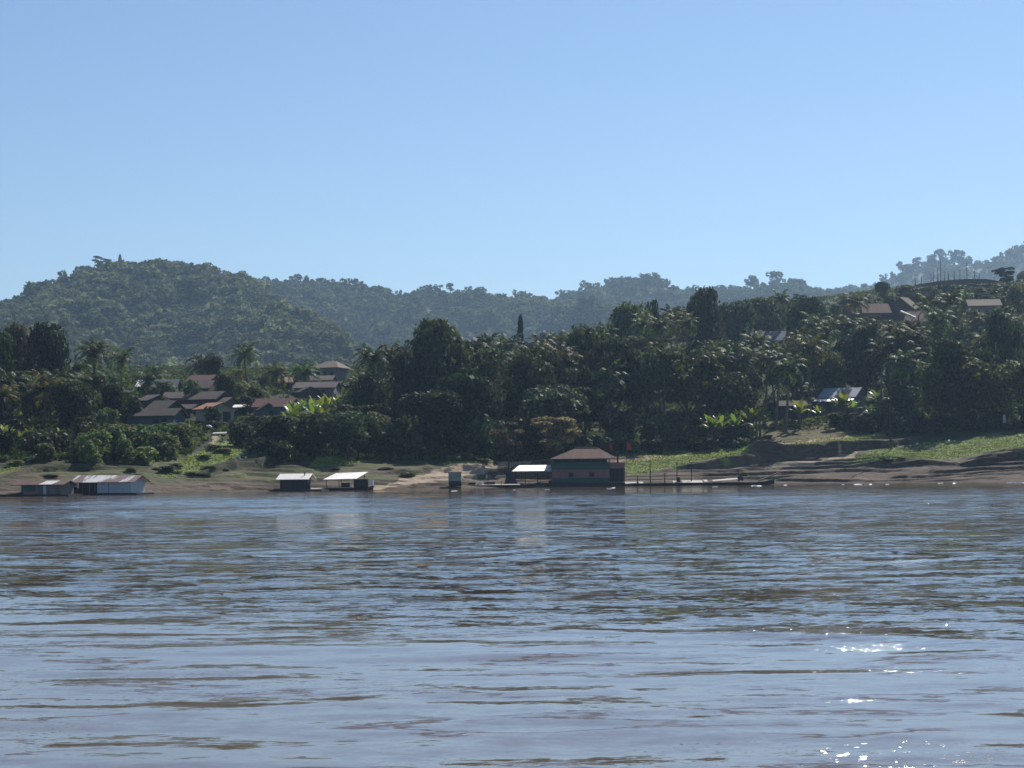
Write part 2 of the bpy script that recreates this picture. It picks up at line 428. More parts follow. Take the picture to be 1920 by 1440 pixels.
DRY = [[(1405, 820), (1430, 792), (1500, 785), (1640, 806), (1700, 812), (1640, 820), (1410, 838)]]
jx = PXb + 26 * (fbm(PXb / 22, PYb / 5, 41, 3) - 0.5); jy = PYb + 9 * (fbm(PXb / 25, PYb / 6, 43, 3) - 0.5)
def msk(polys):
    r = np.zeros(jx.shape, bool)
    for p in polys: r |= inpoly(jx, jy, p)
    return r.astype(float)
mdl = msk(DULL)
mg, mpth, mdry, mshade = msk(GRASS), msk(PATHS), msk(DRY), msk(SHADED_SCRUB)
n1 = fbm(TT * YY / 6, YY / 3, 51, 4)[..., None]
mud = np.array([0.115, 0.086, 0.064]) * (0.35 + 1.3 * n1)
wet = np.array([0.075, 0.055, 0.04])
soil = np.array([0.035, 0.04, 0.02]) * (0.6 + 0.8 * n1)
C = mud + (wet - mud) * (1 - sstep(0.0, 1.4, DD + 1.2 * (n1[..., 0] - 0.5)))[..., None]
scrub = np.array([0.095, 0.105, 0.045]) * (0.6 + 0.8 * n1)
lf = 1 - sstep(820, 1000, PXb)
sw = np.clip(sstep(14, 26, DD) * sstep(0.45, 0.62, n1[..., 0]) + lf * sstep(6, 13, DD) * sstep(0.38, 0.52, fbm(TT * YY / 4, YY / 2.2, 151, 4)), 0, 1)[..., None]
C = C * (1 - sw) + scrub * sw
fw = sstep(30, 44, DD)[..., None]
C = C * (1 - fw) + soil * fw
C = C * (1 - 0.75 * mdl[..., None]) + 0.75 * mdl[..., None] * np.array([0.085, 0.095, 0.042]) * (0.5 + n1)
C = C * (1 - 0.85 * mshade[..., None]) + 0.85 * mshade[..., None] * np.array([0.045, 0.05, 0.025]) * (0.5 + n1)  # dark tint paints the shade lying on the scrubby parts of the bank
C = C * (1 - mdry[..., None]) + mdry[..., None] * np.array([0.12, 0.105, 0.05]) * (0.5 + 1.0 * n1)
C = C * (1 - mg[..., None]) + mg[..., None] * np.array([0.165, 0.205, 0.065]) * (0.5 + 1.0 * n1)
C = C * (1 - mpth[..., None]) + mpth[..., None] * np.array([0.40, 0.31, 0.22]) * (0.8 + 0.4 * n1)
nr, nc = TT.shape
ii = np.arange(nr * nc).reshape(nr, nc)
quads = np.stack([ii[:-1, :-1], ii[:-1, 1:], ii[1:, 1:], ii[1:, :-1]], -1).reshape(-1, 4)
V = np.stack([TT * YY, YY, ZZ], -1).reshape(-1, 3)
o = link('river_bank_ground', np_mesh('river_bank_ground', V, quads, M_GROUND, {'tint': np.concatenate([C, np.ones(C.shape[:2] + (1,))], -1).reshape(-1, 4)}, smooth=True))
props(o, kind='structure')

def gz(X, Y): return float(ground_z(np.array([X / Y]), np.array([Y]))[0])

# ------------------------------------------------------------------ river
wt = np.concatenate([-np.geomspace(14, 0.42, 26), np.linspace(-0.41, 0.41, 420), np.geomspace(0.42, 14, 26)])
wy = np.concatenate([[-300, -60, 2, 8], np.geomspace(11, 130, 420), np.linspace(134, 430, 60)])
WT, WY = np.meshgrid(wt, wy); WX = np.clip(WT * np.maximum(WY, 11), -900 + WT, 900 + WT)
amp = 0.05 * (1 - sstep(60, 130, WY)) * sstep(11, 14, WY) * (WY > 10) * (1 - sstep(0.3, 0.4, np.abs(WT)))
line = WY + 0.55 * WX - 42.0 - 3.0 * (fbm(WX / 6, WX * 0, 77, 3) - 0.5)
WZ = amp * (2.2 * (fbm(WX / 5.0, WY / 2.0, 61, 3) - 0.5)) + 0.05 * np.exp(-(line / 0.9) ** 2) * sstep(-2, 3, WX) * (WY > 12) * (np.abs(WT) < 0.4)
Vw = np.stack([WX, WY, WZ], -1).reshape(-1, 3)
iw = np.arange(len(Vw)).reshape(WT.shape)
qw = np.stack([iw[:-1, :-1], iw[:-1, 1:], iw[1:, 1:], iw[1:, :-1]], -1).reshape(-1, 4)
props(link('river_water', np_mesh('river_water', Vw, qw, M_WATER, smooth=True)), kind='structure')

# ------------------------------------------------------------------ foliage shapes
def leaf_quads(P, N, size, r, aspect=1.0):
    """one irregular leaf cluster per point P facing N"""
    n = len(P); ref = r.normal(size=(n, 3))
    u = np.cross(N, ref); u /= np.linalg.norm(u, axis=1, keepdims=True) + 1e-9
    v = np.cross(N, u); s = size if np.ndim(size) else np.full(n, size)
    cs = []
    for a, b2 in ((-1, -1), (1, -1), (1, 1), (-1, 1)):
        j = 0.55 + 0.7 * r.random((n, 2))
        cs.append(P + u * (a * j[:, :1] * s[:, None] * 0.5) + v * (b2 * j[:, 1:] * s[:, None] * 0.5 * aspect) + N * (r.normal(size=(n, 1)) * 0.12 * s[:, None]))
    V = np.stack(cs, 1).reshape(-1, 3)
    return V, np.arange(n * 4).reshape(n, 4)

def crown(seed, lobes, nq, leaf, zb=0.2, shape='dome', lob=(0.13, 0.22), spread=0.34, flat=1.0, inner=0.15):
    r = np.random.default_rng(seed); cs = []; rs = []
    for i in range(lobes):
        z = zb + (0.93 - zb) * r.random() ** 0.8
        k = (z - zb) / (1 - zb)
        if shape == 'dome': lim = spread * (0.55 + 0.75 * k if k < 0.5 else math.sqrt(max(0.03, 1 - ((k - 0.5) / 0.52) ** 2)) * 0.95)
        elif shape == 'cone': lim = spread * (1.05 - k)
        elif shape == 'umbrella': lim = spread * (0.35 + 0.9 * k if k < 0.75 else 1.0 - (k - 0.75) * 1.6)
        else: lim = spread
        a = r.random() * 6.283; q = lim * math.sqrt(r.random() * 0.75 + 0.25 * (i % 3 > 0))
        rr = lob[0] + (lob[1] - lob[0]) * r.random()
        cs.append((q * math.cos(a), q * math.sin(a), min(z, 0.99 - rr * 0.8 * flat))); rs.append(rr)
    cs = np.array(cs); rs = np.array(rs)
    w_ = rs ** 2; idx = r.choice(len(rs), nq, p=w_ / w_.sum())
    D = r.normal(size=(nq, 3)); D[:, 2] = np.where(D[:, 2] < -0.6, -D[:, 2], D[:, 2]); D /= np.linalg.norm(D, axis=1, keepdims=True)
    rad = rs[idx] * np.where(r.random(nq) < inner, r.random(nq) * 0.8, 0.85 + 0.3 * r.random(nq))
    P = cs[idx] + D * rad[:, None] * np.array([1, 1, flat])
    N = D * np.array([1, 1, 1.2]) + 0.65 * r.normal(size=(nq, 3)); N /= np.linalg.norm(N, axis=1, keepdims=True)
    return leaf_quads(P, N, leaf * (0.6 + 0.8 * r.random(nq)), r) + (cs,)

def trunk_mesh(name, cs, seed, h=0.45, r0=0.022, limbs=6):
    mb = MB(); r = random.Random(seed); top = (r.uniform(-.03, .03), r.uniform(-.03, .03), h)
    mb.tube([(0, 0, -0.08), (0.005, 0, h * 0.4), top, (top[0] * 1.5, top[1] * 1.5, h + 0.2)], [r0 * 1.3, r0, r0 * 0.75, r0 * 0.3], 7)
    for c in r.sample(list(map(tuple, cs)), min(limbs, len(cs))):
        zs = h * r.uniform(0.55, 1.0)
        mid = (c[0] * 0.5, c[1] * 0.5, zs + (c[2] - zs) * 0.35)
        mb.tube([(0, 0, zs), mid, c], [r0 * 0.5, r0 * 0.35, r0 * 0.12], 5)
    me = bpy.data.meshes.new(name); me.from_pydata(mb.v, [], mb.f); me.materials.append(M_BARK); me.update()
    return me

VAR = {}
def variants(kind, n, lobes, nq, leaf, h=0.4, r0=0.022, limbs=6, **kw):
    L = []
    for i in range(n):
        V, Q, cs = crown(hash(kind) % 1000 + i if False else sum(map(ord, kind)) + i * 13, lobes, nq, leaf, **kw)
        L.append((np_mesh('crown', V, Q, M_LEAF), trunk_mesh('trunk', cs, i * 7 + 1, h, r0, limbs)))
    VAR[kind] = L
variants('round', 6, 17, 3600, 0.042, zb=0.2, lob=(0.14, 0.25), spread=0.33)
variants('dome', 3, 34, 4200, 0.04, zb=0.18, lob=(0.12, 0.2), spread=0.36)
variants('tall', 4, 16, 2800, 0.046, zb=0.24, spread=0.29, lob=(0.12, 0.22))
variants('small', 5, 14, 1100, 0.075, zb=0.12)
variants('spread', 3, 30, 3000, 0.042, zb=0.42, shape='umbrella', spread=0.42, lob=(0.08, 0.15), flat=0.42, h=0.4)
variants('layered', 2, 30, 4200, 0.042, zb=0.30, shape='umbrella', spread=0.42, lob=(0.09, 0.15), flat=0.28, h=0.5, r0=0.02, limbs=16, inner=0.05)
variants('cypress', 2, 26, 1300, 0.09, zb=0.05, shape='cone', spread=0.34, lob=(0.14, 0.2), h=0.5)
variants('ridge', 7, 13, 330, 0.085, zb=0.38, lob=(0.08, 0.17), spread=0.36, h=0.55, r0=0.03, inner=0.0)
variants('bush', 5, 10, 620, 0.10, zb=0.08, lob=(0.16, 0.26), spread=0.3, h=0.2, limbs=3)
variants('reed', 3, 22, 900, 0.075, zb=0.05, lob=(0.1, 0.18), spread=0.36, h=0.2, limbs=4)

# coconut palm crown in metres
def frond(V, Q, r, az, el0, L, wd, n=11, droop=1.0):
    p = np.zeros(3); el = el0; dirh = np.array([math.cos(az), math.sin(az), 0]); side = np.array([-math.sin(az), math.cos(az), 0])
    pts = [p.copy()]
    for i in range(n):
        p = p + (dirh * math.cos(el) + np.array([0, 0, 1]) * math.sin(el)) * L / n
        el -= droop * (0.10 + 0.16 * i / n); pts.append(p.copy())
    for i in range(1, n + 1):
        a, b_ = pts[i - 1], pts[i]
        k = i / n; ww = wd * math.sin(math.pi * (0.12 + 0.84 * k)) ** 0.6
        for sgn in (-1, 1):
            hang = -0.55 * ww * (0.7 + 0.6 * r.random())
            tip = side * sgn * ww * (0.8 + 0.3 * r.random()) + np.array([0, 0, hang]) + dirh * ww * 0.5
            f0 = a + (b_ - a) * 0.05; f1 = a + (b_ - a) * 0.80
            base = len(V); V += [f0, f1, f1 + tip, f0 + tip * 0.92]; Q.append([base, base + 1, base + 2, base + 3])
def palm_crown(seed):
    r = random.Random(seed); V, Q = [], []; n = r.randint(20, 26)
    for i in range(n):
        k = i / (n - 1)
        frond(V, Q, r, i * 2.39996 + r.uniform(-.25, .25), R(78 - 105 * k + r.uniform(-8, 8)), r.uniform(4.6, 5.6), 0.85, droop=r.uniform(0.8, 1.25))
    return np_mesh('crown', np.array(V), np.array(Q), M_PALM)
PALM = [palm_crown(i) for i in range(5)]
def palm_trunk(seed):
    r = random.Random(seed); mb = MB(); bx, by = r.uniform(-.5, .5), r.uniform(-.5, .5)
    mb.tube([(bx * 2 * (1 - k) ** 2, by * 2 * (1 - k) ** 2, k * 1.01 - 0.02) for k in np.linspace(0, 1, 7)], [0.30, 0.22, 0.19, 0.18, 0.17, 0.16, 0.16], 7)
    me = bpy.data.meshes.new('trunk'); me.from_pydata(mb.v, [], mb.f); me.materials.append(M_PALMBARK); me.update(); return me
PTRUNK = [palm_trunk(i) for i in range(4)]

def banana_leaves(seed):
    r = random.Random(seed); V, Q = [], []
    for i in range(9):
        az = i * 2.4 + r.uniform(-.3, .3); L = r.uniform(2.0, 2.9); el = R(80 - 6.5 * i + r.uniform(-8, 8)); wd = r.uniform(0.3, 0.42)
        dh = np.array([math.cos(az), math.sin(az), 0]); sd_ = np.array([-math.sin(az), math.cos(az), 0]); p = np.array([0, 0, 2.4]); n = 7
        prev = None
        for k in range(n + 1):
            ww = wd * (math.sin(math.pi * min(1, 0.06 + 0.90 * k / n)) ** 0.5) if k > 0 else 0.05
            row = [p - sd_ * ww + np.array([0, 0, -ww * 0.15]), p + np.array([0, 0, ww * 0.2]), p + sd_ * ww + np.array([0, 0, -ww * 0.15])]
            base = len(V); V += row
            if prev is not None: Q += [[prev, prev + 1, base + 1, base], [prev + 1, prev + 2, base + 2, base + 1]]
            prev = base
            p = p + (dh * math.cos(el) + np.array([0, 0, 1]) * math.sin(el)) * L / n; el -= 0.06 + 0.28 * (k / n) ** 2 * (1.0 + 0.12 * i)
    return np_mesh('foliage', np.array(V), np.array(Q), M_BANANA)
BAN = [banana_leaves(i) for i in range(4)]
_mb = MB(); _mb.tube([(0, 0, -0.3), (0.03, 0, 1.2), (0, 0.03, 2.5)], [0.2, 0.16, 0.1], 8)
BSTEM = bpy.data.meshes.new('stem'); BSTEM.from_pydata(_mb.v, [], _mb.f); BSTEM.materials.append(M_BSTEM); BSTEM.update()

# ------------------------------------------------------------------ registry of plants (labels are written at the end)
PLANTS = []   # dict(root, kind, x, y, y0, y1, Y, w)
LAND = []     # landmarks (name, x, y)
def spot(x, Y):
    t = float(pix(x, 800.0)[0]); return t * Y, Y
def reg(root, kind, X, Y, zb, zt, wid, word='dark'):
    x, yb_ = proj(X, Y, zb); _, yt = proj(X, Y, zt)
    PLANTS.append(dict(o=root, kind=kind, x=x, yb=yb_, yt=yt, Y=Y, w=wid * F / Y, h=zt - zb, word=word, n=0, box=None))
    return PLANTS[-1]
def leafcol(base, jit=0.26, r=random):
    k = r.uniform(1 - jit * 1.6, 1 + jit * 1.6)
    return (base[0] * k * r.uniform(1 - jit, 1 + jit), base[1] * k, base[2] * k * r.uniform(1 - jit, 1 + jit), 1)
DARK, MIDG, PALE, OLIVE, BROWN = (0.036, 0.050, 0.025), (0.068, 0.086, 0.038), (0.12, 0.145, 0.065), (0.115, 0.12, 0.062), (0.095, 0.078, 0.06)
WORD = {DARK: 'dark green', MIDG: 'mid green', PALE: 'pale green', OLIVE: 'olive', BROWN: 'brownish'}
def tree(x, Y, H, W, kind='round', c=DARK, name='broadleaf_tree', zbase=None):
    X, Y = spot(x, Y); zb = gz(X, Y) if zbase is None else zbase
    root = link(name, None, None, (X, Y, zb - 0.2)); cm, tm = random.choice(VAR[kind])
    a = random.uniform(0, 6.28)
    for nm, me in (('trunk', tm), ('crown', cm)):
        q = link(nm, me, root); q.scale = (W, W, H); q.rotation_euler = (0, 0, a)
        if nm == 'crown': q.color = leafcol(c, .05 if kind == 'layered' else .26)
    return reg(root, name, X, Y, zb, zb + H, W, WORD.get(c, 'green'))
def palm(x, yc, Y, scale=1.0, c=(0.075, 0.10, 0.035)):
    X, Y = spot(x, Y); t, e = pix(x, yc); zc = CAMH + e * Y; zb = gz(X, Y); H = max(4.0, zc - zb)
    root = link('coconut_palm', None, None, (X, Y, zb - 0.1)); root.rotation_euler = (0, 0, random.uniform(0, 6.28))
    tr = link('trunk', random.choice(PTRUNK), root); tr.scale = (1, 1, H)
    cr = link('crown', random.choice(PALM), root, (0, 0, H)); cr.scale = (scale,) * 3
    cr.rotation_euler = (random.uniform(-.12, .12), random.uniform(-.12, .12), random.uniform(0, 6)); cr.color = leafcol(c)
    return reg(root, 'coconut_palm', X, Y, zb, zb + H + 3.6 * scale, 8 * scale)
def banana(x, Y, s=1.0, c=(0.11, 0.17, 0.03)):
    X, Y = spot(x, Y); zb = gz(X, Y)
    root = link('banana_plant', None, None, (X, Y, zb)); root.rotation_euler = (0, 0, random.uniform(0, 6.28)); root.scale = (s,) * 3
    link('stem', BSTEM, root); f = link('foliage', random.choice(BAN), root); f.color = leafcol(c)
    return reg(root, 'banana_plant', X, Y, zb, zb + 4.8 * s, 3.6 * s, 'pale green')
def bush(x, Y, H, W, c=MIDG, kind='bush', name='bush'):
    X, Y = spot(x, Y); zb = gz(X, Y)
    cm, _t = random.choice(VAR[kind]); root = link(name, cm, None, (X, Y, zb - 0.1 * H)); root.scale = (W, W, H)
    root.rotation_euler = (0, 0, random.uniform(0, 6.28)); root.color = leafcol(c)
    return reg(root, name, X, Y, zb, zb + H, W, WORD.get(c, 'green'))

KEEP = []     # (x0, x1, y0, y1, Y) windows of the picture where a building shows
# ------------------------------------------------------------------ building materials
def tin(name, c, c2, amt=0.6, rough=0.55, scale=0.35): return paint(name, c, rough, c2, scale, amt, (1.0, 0.35, 0.35), 0.22, 0.0, corr=2.5)
T_RUST = tin('rusty_sheet', (0.13, 0.068, 0.054), (0.17, 0.11, 0.09), 0.8, 0.85)
T_BROWN = tin('brown_sheet', (0.105, 0.075, 0.065), (0.06, 0.045, 0.04), 0.8, 0.8)
T_REDB = tin('red_brown_sheet', (0.125, 0.06, 0.05), (0.08, 0.045, 0.038), 0.8, 0.85)
T_GREY = tin('grey_sheet', (0.125, 0.102, 0.09), (0.07, 0.057, 0.05), 0.9, 0.85)
T_DGREY = tin('dark_tile', (0.085, 0.067, 0.058), (0.05, 0.04, 0.036), 0.9, 0.85)
T_BLUE = tin('blue_grey_sheet', (0.075, 0.095, 0.125), (0.05, 0.06, 0.075), 0.7, 0.75)
T_LIGHTBLUE = tin('light_blue_grey_sheet', (0.27, 0.31, 0.36), (0.18, 0.21, 0.25), 0.7, 0.6)
T_WHITE = paint('white_sheet', (0.80, 0.77, 0.72), 0.42, (0.62, 0.56, 0.5), 0.35, 0.6, (1, .35, .35), 0.5, 0.45, corr=2.5)
T_PALE = paint('pale_metal', (0.6, 0.58, 0.54), 0.48, (0.42, 0.38, 0.34), 0.35, 0.6, (1, .35, .35), 0.5, 0.3, corr=2.5)
T_ORANGE = tin('orange_tile', (0.42, 0.19, 0.12), (0.27, 0.13, 0.09), 0.7, 0.8)
T_TAN = tin('tan_sheet', (0.20, 0.15, 0.115), (0.13, 0.10, 0.08), 0.8, 0.85)
T_PINK = tin('pink_sheet', (0.36, 0.20, 0.165), (0.25, 0.145, 0.12), 0.7, 0.8)
W_WOOD = paint('weathered_wood', (0.10, 0.07, 0.055), 0.9, (0.055, 0.04, 0.035), 1.2, 0.9, (3, 3, 0.4))
W_DARK = paint('dark_boards', (0.055, 0.045, 0.045), 0.9, (0.03, 0.026, 0.026), 1.5, 0.9, (3, 3, 0.4))
W_GREY = paint('grey_boards', (0.17, 0.16, 0.155), 0.9, (0.10, 0.09, 0.085), 1.0, 0.9, (2, 2, 0.5))
W_PALEB = paint('pale_blue_panels', (0.42, 0.47, 0.52), 0.6, (0.30, 0.33, 0.36), 0.8, 0.6, (1, 1, 0.4))
W_TEAL = paint('teal_panels', (0.03, 0.085, 0.085), 0.7, (0.025, 0.06, 0.06), 1.0, 0.7)
W_GREEN = paint('dark_green_paint', (0.018, 0.085, 0.062), 0.6, (0.025, 0.07, 0.06), 1.2, 0.7, (2, 2, 0.6))
W_PINK = paint('faded_pink_paint', (0.26, 0.125, 0.125), 0.7, (0.19, 0.10, 0.105), 1.0, 0.7, (2, 2, 0.6))
W_CREAM = paint('cream_plaster', (0.42, 0.37, 0.27), 0.8, (0.30, 0.26, 0.19), 0.8, 0.7)
W_BLUE = paint('blue_boards', (0.065, 0.10, 0.125), 0.8, (0.06, 0.10, 0.13), 0.9, 0.8)
W_TURQ = paint('turquoise_paint', (0.12, 0.24, 0.26), 0.7, (0.08, 0.16, 0.17), 1.0, 0.7)
W_HULL = paint('tarred_hull', (0.02, 0.02, 0.024), 0.7, (0.05, 0.035, 0.028), 1.0, 0.6, (0.4, 1, 2))
W_DECK = paint('bleached_deck', (0.50, 0.47, 0.43), 0.7, (0.32, 0.28, 0.24), 0.9, 0.7, (0.3, 2, 1))
W_BLACK = paint('dark_opening', (0.012, 0.013, 0.016), 0.6, (0.02, 0.02, 0.022), 1.0, 0.5)
W_POST = paint('post_wood', (0.075, 0.06, 0.05), 0.9, (0.04, 0.03, 0.028), 2.0, 0.8)
W_STONE = paint('grey_plaster', (0.20, 0.19, 0.175), 0.9, (0.13, 0.12, 0.11), 0.8, 0.8)
M_RED = paint('red_cloth', (0.55, 0.045, 0.03), 0.7, (0.42, 0.03, 0.025), 1.0, 0.6)
M_CYAN = paint('pale_green_tarp', (0.45, 0.66, 0.58), 0.6, (0.35, 0.52, 0.46), 1.0, 0.6)
M_WHITE = paint('white_plastic', (0.75, 0.75, 0.73), 0.5, (0.6, 0.6, 0.58), 1.0, 0.5)

def window(parent, x0, x1, z0, z1, y, frame=W_WOOD, side=None):
    """frame and pane set 3 cm proud of the wall plane at local y (front) or local x (side = +1)"""
    f = MB(); b = 0.09; p = MB()
    def bx(mb, u0, u1, v0, v1, a, c):
        if side is None: mb.box(u0, u1, y - c, y - a, v0, v1)
        else: mb.box(y + a, y + c, u0, u1, v0, v1)
    bx(f, x0 - b, x0, z0 - b, z1 + b, .003, .07); bx(f, x1, x1 + b, z0 - b, z1 + b, .003, .07)
    bx(f, x0, x1, z1, z1 + b, .003, .07); bx(f, x0, x1, z0 - b, z0, .003, .07)
    fo = f.build('window', frame, parent)
    bx(p, x0, x1, z0, z1, .003, .03); p.build('pane', W_BLACK, fo)

def gable_roof(mb, W, D, ze, zr, ov, th=0.14, ridge=None):
    a, d = W / 2 + ov, D / 2 + ov; k = (zr - ze) / (D / 2); zo = ze - k * ov
    mb.slab((-a, -d, zo + th), (a, -d, zo + th), (a, 0, zr + th), (-a, 0, zr + th), th)
    mb.slab((-a, 0.02, zr + th), (a, 0.02, zr + th), (a, d, zo + th), (-a, d, zo + th), th)
def hip_roof(mb, W, D, ze, zr, ov, rl):
    a, d = W / 2 + ov, D / 2 + ov; h = rl / 2
    P = [(-a, -d, ze), (a, -d, ze), (a, d, ze), (-a, d, ze), (-h, 0, zr), (h, 0, zr), (-a, -d, ze + .13), (a, -d, ze + .13), (a, d, ze + .13), (-a, d, ze + .13)]
    mb.add(P, [(6, 7, 5, 4), (8, 9, 4, 5), (7, 8, 5), (9, 6, 4), (0, 1, 7, 6), (1, 2, 8, 7), (2, 3, 9, 8), (3, 0, 6, 9), (0, 3, 2, 1)])
def gable_walls(mb, W, D, z0, ze, zr):
    w_, d = W / 2, D / 2
    V_ = []
    for x in (-w_, w_): V_ += [(x, -d, z0), (x, d, z0), (x, d, ze), (x, 0, zr), (x, -d, ze)]
    mb.add(V_, [(0, 4, 3, 2, 1), (5, 6, 7, 8, 9), (0, 5, 9, 4), (4, 9, 8, 3), (3, 8, 7, 2), (2, 7, 6, 1), (1, 6, 5, 0)])

def house(name, label, x0, x1, yr, ye, yb, roofm, wallm, rot=0, depth=7, roof='gable', ov=0.6, wins=(), cat='house', group='houses of the hillside village',
          Y=None, keep=True, rl=None, gwin=None, ridge_cap=None):
    cx = (x0 + x1) / 2
    if Y is None: Y = find_Y(cx, yb)
    s = Y / F; th = R(rot)
    W = max(2.5, ((x1 - x0) * s - (depth + 2 * ov) * abs(math.sin(th))) / math.cos(th) - 2 * ov)
    X, Yc, _ = at(cx, ye, Y + depth / 2)
    zr = at(cx, yr, Y + depth / 2)[2]; ze = at(cx, ye, Y)[2]; zb = at(cx, yb, Y)[2]
    k = (zr - ze) / (depth / 2 + ov)
    g0 = min(zb, gz(X, Yc)) - 1.0
    root = props(link(name, None, None, (X, Yc, zb)), label, cat, group); root.rotation_euler = (0, 0, th)
    if roof == 'gable':
        zev = ze + k * ov
        wl = MB(); gable_walls(wl, W, depth, g0 - zb, zev - zb - 0.02, zr - zb - 0.02); wo_ = wl.build('wall', wallm, root)
        rf = MB(); gable_roof(rf, W, depth, zev - zb, zr - zb, ov); rf.build('roof', roofm, root)
    elif roof == 'hip':
        wl = MB(); wl.box(-W / 2, W / 2, -depth / 2, depth / 2, g0 - zb, ze - zb - 0.01); wl.build('wall', wallm, root)
        rf = MB(); hip_roof(rf, W, depth, ze - zb, zr - zb, ov, rl if rl else W * 0.5); rf.build('roof', roofm, root)
    elif roof == 'shed':
        wl = MB(); w_, d = W / 2, depth / 2; za, zc = ze - zb - .02, zr - zb - .02
        wl.hexa([(-w_, -d, g0 - zb), (w_, -d, g0 - zb), (w_, d, g0 - zb), (-w_, d, g0 - zb), (-w_, -d, za), (w_, -d, za), (w_, d, zc), (-w_, d, zc)]); wl.build('wall', wallm, root)
        rf = MB(); kk = (zc - za) / depth
        rf.slab((-w_ - ov, -d - ov, za - kk * ov + .15), (w_ + ov, -d - ov, za - kk * ov + .15), (w_ + ov, d + ov, zc + kk * ov + .15), (-w_ - ov, d + ov, zc + kk * ov + .15), .12); rf.build('roof', roofm, root)
    for (u0, u1, v0, v1) in wins:
        hh = ze - zb
        window(root, -W / 2 + u0 * W, -W / 2 + u1 * W, v0 * hh, v1 * hh, -depth / 2)
    if gwin:
        for (u0, u1, v0, v1) in gwin:
            hh = ze - zb
            window(root, -depth / 2 + u0 * depth, -depth / 2 + u1 * depth, v0 * hh, v1 * hh, W / 2, side=1)
    if keep: KEEP.append((x0, x1, yr, ye + (0.95 if 'cream' in label or 'tin house' in label else 0.25 if group == 'houses on the upper slope' else 0.62) * (yb - ye), Y))
    LAND.append((label, cx, (yr + yb) / 2, name))
    root['_s'] = s
    return root, dict(W=W, D=depth, zb=zb, ze=ze - zb, zr=zr - zb, s=s, Y=Y)

# ------------------------------------------------------------------ village on the slope (left of the wood)
house('village_house', 'long low house with slate blue sheet roof under the palms', 268, 338, 712, 727, 741, T_BLUE, W_DARK, 0, 7, wins=[(.2, .32, .35, .8), (.6, .75, .35, .8)])
house('lean_to_shed', 'pale roofed lean-to at the end of the slate blue roof', 262, 278, 714, 724, 737, T_PALE, W_DARK, 0, 4, 'shed', cat='shed', group=None, keep=False)
house('village_house', 'red brown house with two tier roof highest above the village', 350, 414, 704, 716, 736, T_REDB, W_WOOD, -12, 8, wins=[(.25, .4, .2, .7), (.6, .75, .2, .7)])
house('porch_shed', 'dull brown porch roof hanging below the two tier red brown roof', 362, 402, 716, 727, 740, T_BROWN, W_DARK, -12, 3, 'shed', cat='shed', group=None, keep=False)
house('village_house', 'brown gabled house whose open gable faces the dark grey roof', 255, 324, 741, 752, 768, T_BROWN, W_WOOD, -32, 8, gwin=[(.3, .7, .4, .9)])
house('village_house', 'grey roof wedged between two brown gabled houses', 308, 352, 736, 748, 762, T_GREY, W_DARK, 0, 6)
house('village_house', 'widest dark brown roof in the middle of the village', 340, 436, 735, 750, 768, T_BROWN, W_DARK, -18, 8, wins=[(.2, .32, .25, .75), (.5, .62, .25, .75)])
house('village_house', 'steep dark grey roof behind the lowest blue house', 270, 350, 752, 772, 788, T_DGREY, W_DARK, -22, 9)
house('village_house', 'lowest blue house with long dark eave above the bushes', 234, 352, 767, 781, 804, T_DGREY, W_BLUE, -14, 6, wins=[(.58, .68, .25, .75), (.76, .86, .25, .75)])
house('lean_to_shed', 'small white sheet roof beside the bushes at the village edge', 224, 256, 765, 775, 786, T_PALE, W_DARK, 0, 5, 'shed', cat='shed', group=None)
house('village_house', 'small dark roof between the blue house and orange roofed house', 338, 372, 759, 768, 784, T_DGREY, W_DARK, -10, 6)
house('village_house', 'orange roofed house with cream gable and two tall dark windows', 362, 444, 756, 768, 794, T_ORANGE, W_CREAM, -38, 7.5, gwin=[(.14, .42, .18, .86), (.58, .86, .18, .86)])
house('village_house', 'grey roof showing just above the orange roofed house', 402, 446, 746, 757, 770, T_GREY, W_STONE, -25, 6)
house('lean_to_shed', 'short white sheet roof right beside the cream gable', 442, 463, 760, 764, 776, T_WHITE, W_DARK, 0, 3, 'shed', cat='shed', group=None)
house('village_house', 'red brown roofed house with blue walls beside the bananas', 474, 562, 748, 764, 788, T_REDB, W_BLUE, -8, 8, wins=[(.15, .27, .3, .8), (.42, .54, .3, .8)])
house('porch_shed', 'low gabled blue porch in front of the red brown roof', 476, 520, 757, 770, 788, T_REDB, W_BLUE, -60, 4, cat='shed', group=None)
house('village_house', 'tall pavilion house with brown hipped roof topping the village', 585, 658, 677, 690, 716, T_TAN, W_GREY, -18, 9, 'hip', 0.8, wins=[(.1, .24, .35, .75), (.4, .54, .35, .75), (.72, .86, .35, .75)], rl=3.2)
KEEP.append((580, 660, 677, 712, KEEP[-1][4]))
house('village_house', 'bright tan roofed house just below the hipped pavilion house', 518, 562, 708, 718, 730, T_PINK, W_DARK, -10, 6)
house('village_house', 'grey roofed house under the hipped pavilion walls', 574, 632, 705, 714, 728, T_GREY, W_STONE, -6, 7)
house('village_house', 'long grey roofed house with a row of dark front windows', 550, 640, 717, 728, 748, T_GREY, W_GREY, -6, 8, wins=[(.5, .56, .2, .8), (.6, .66, .2, .8), (.7, .76, .2, .8)])
house('porch_shed', 'gabled porch roof at the front of the long grey house', 548, 604, 726, 736, 748, T_DGREY, W_WOOD, -58, 5, cat='shed', group=None)

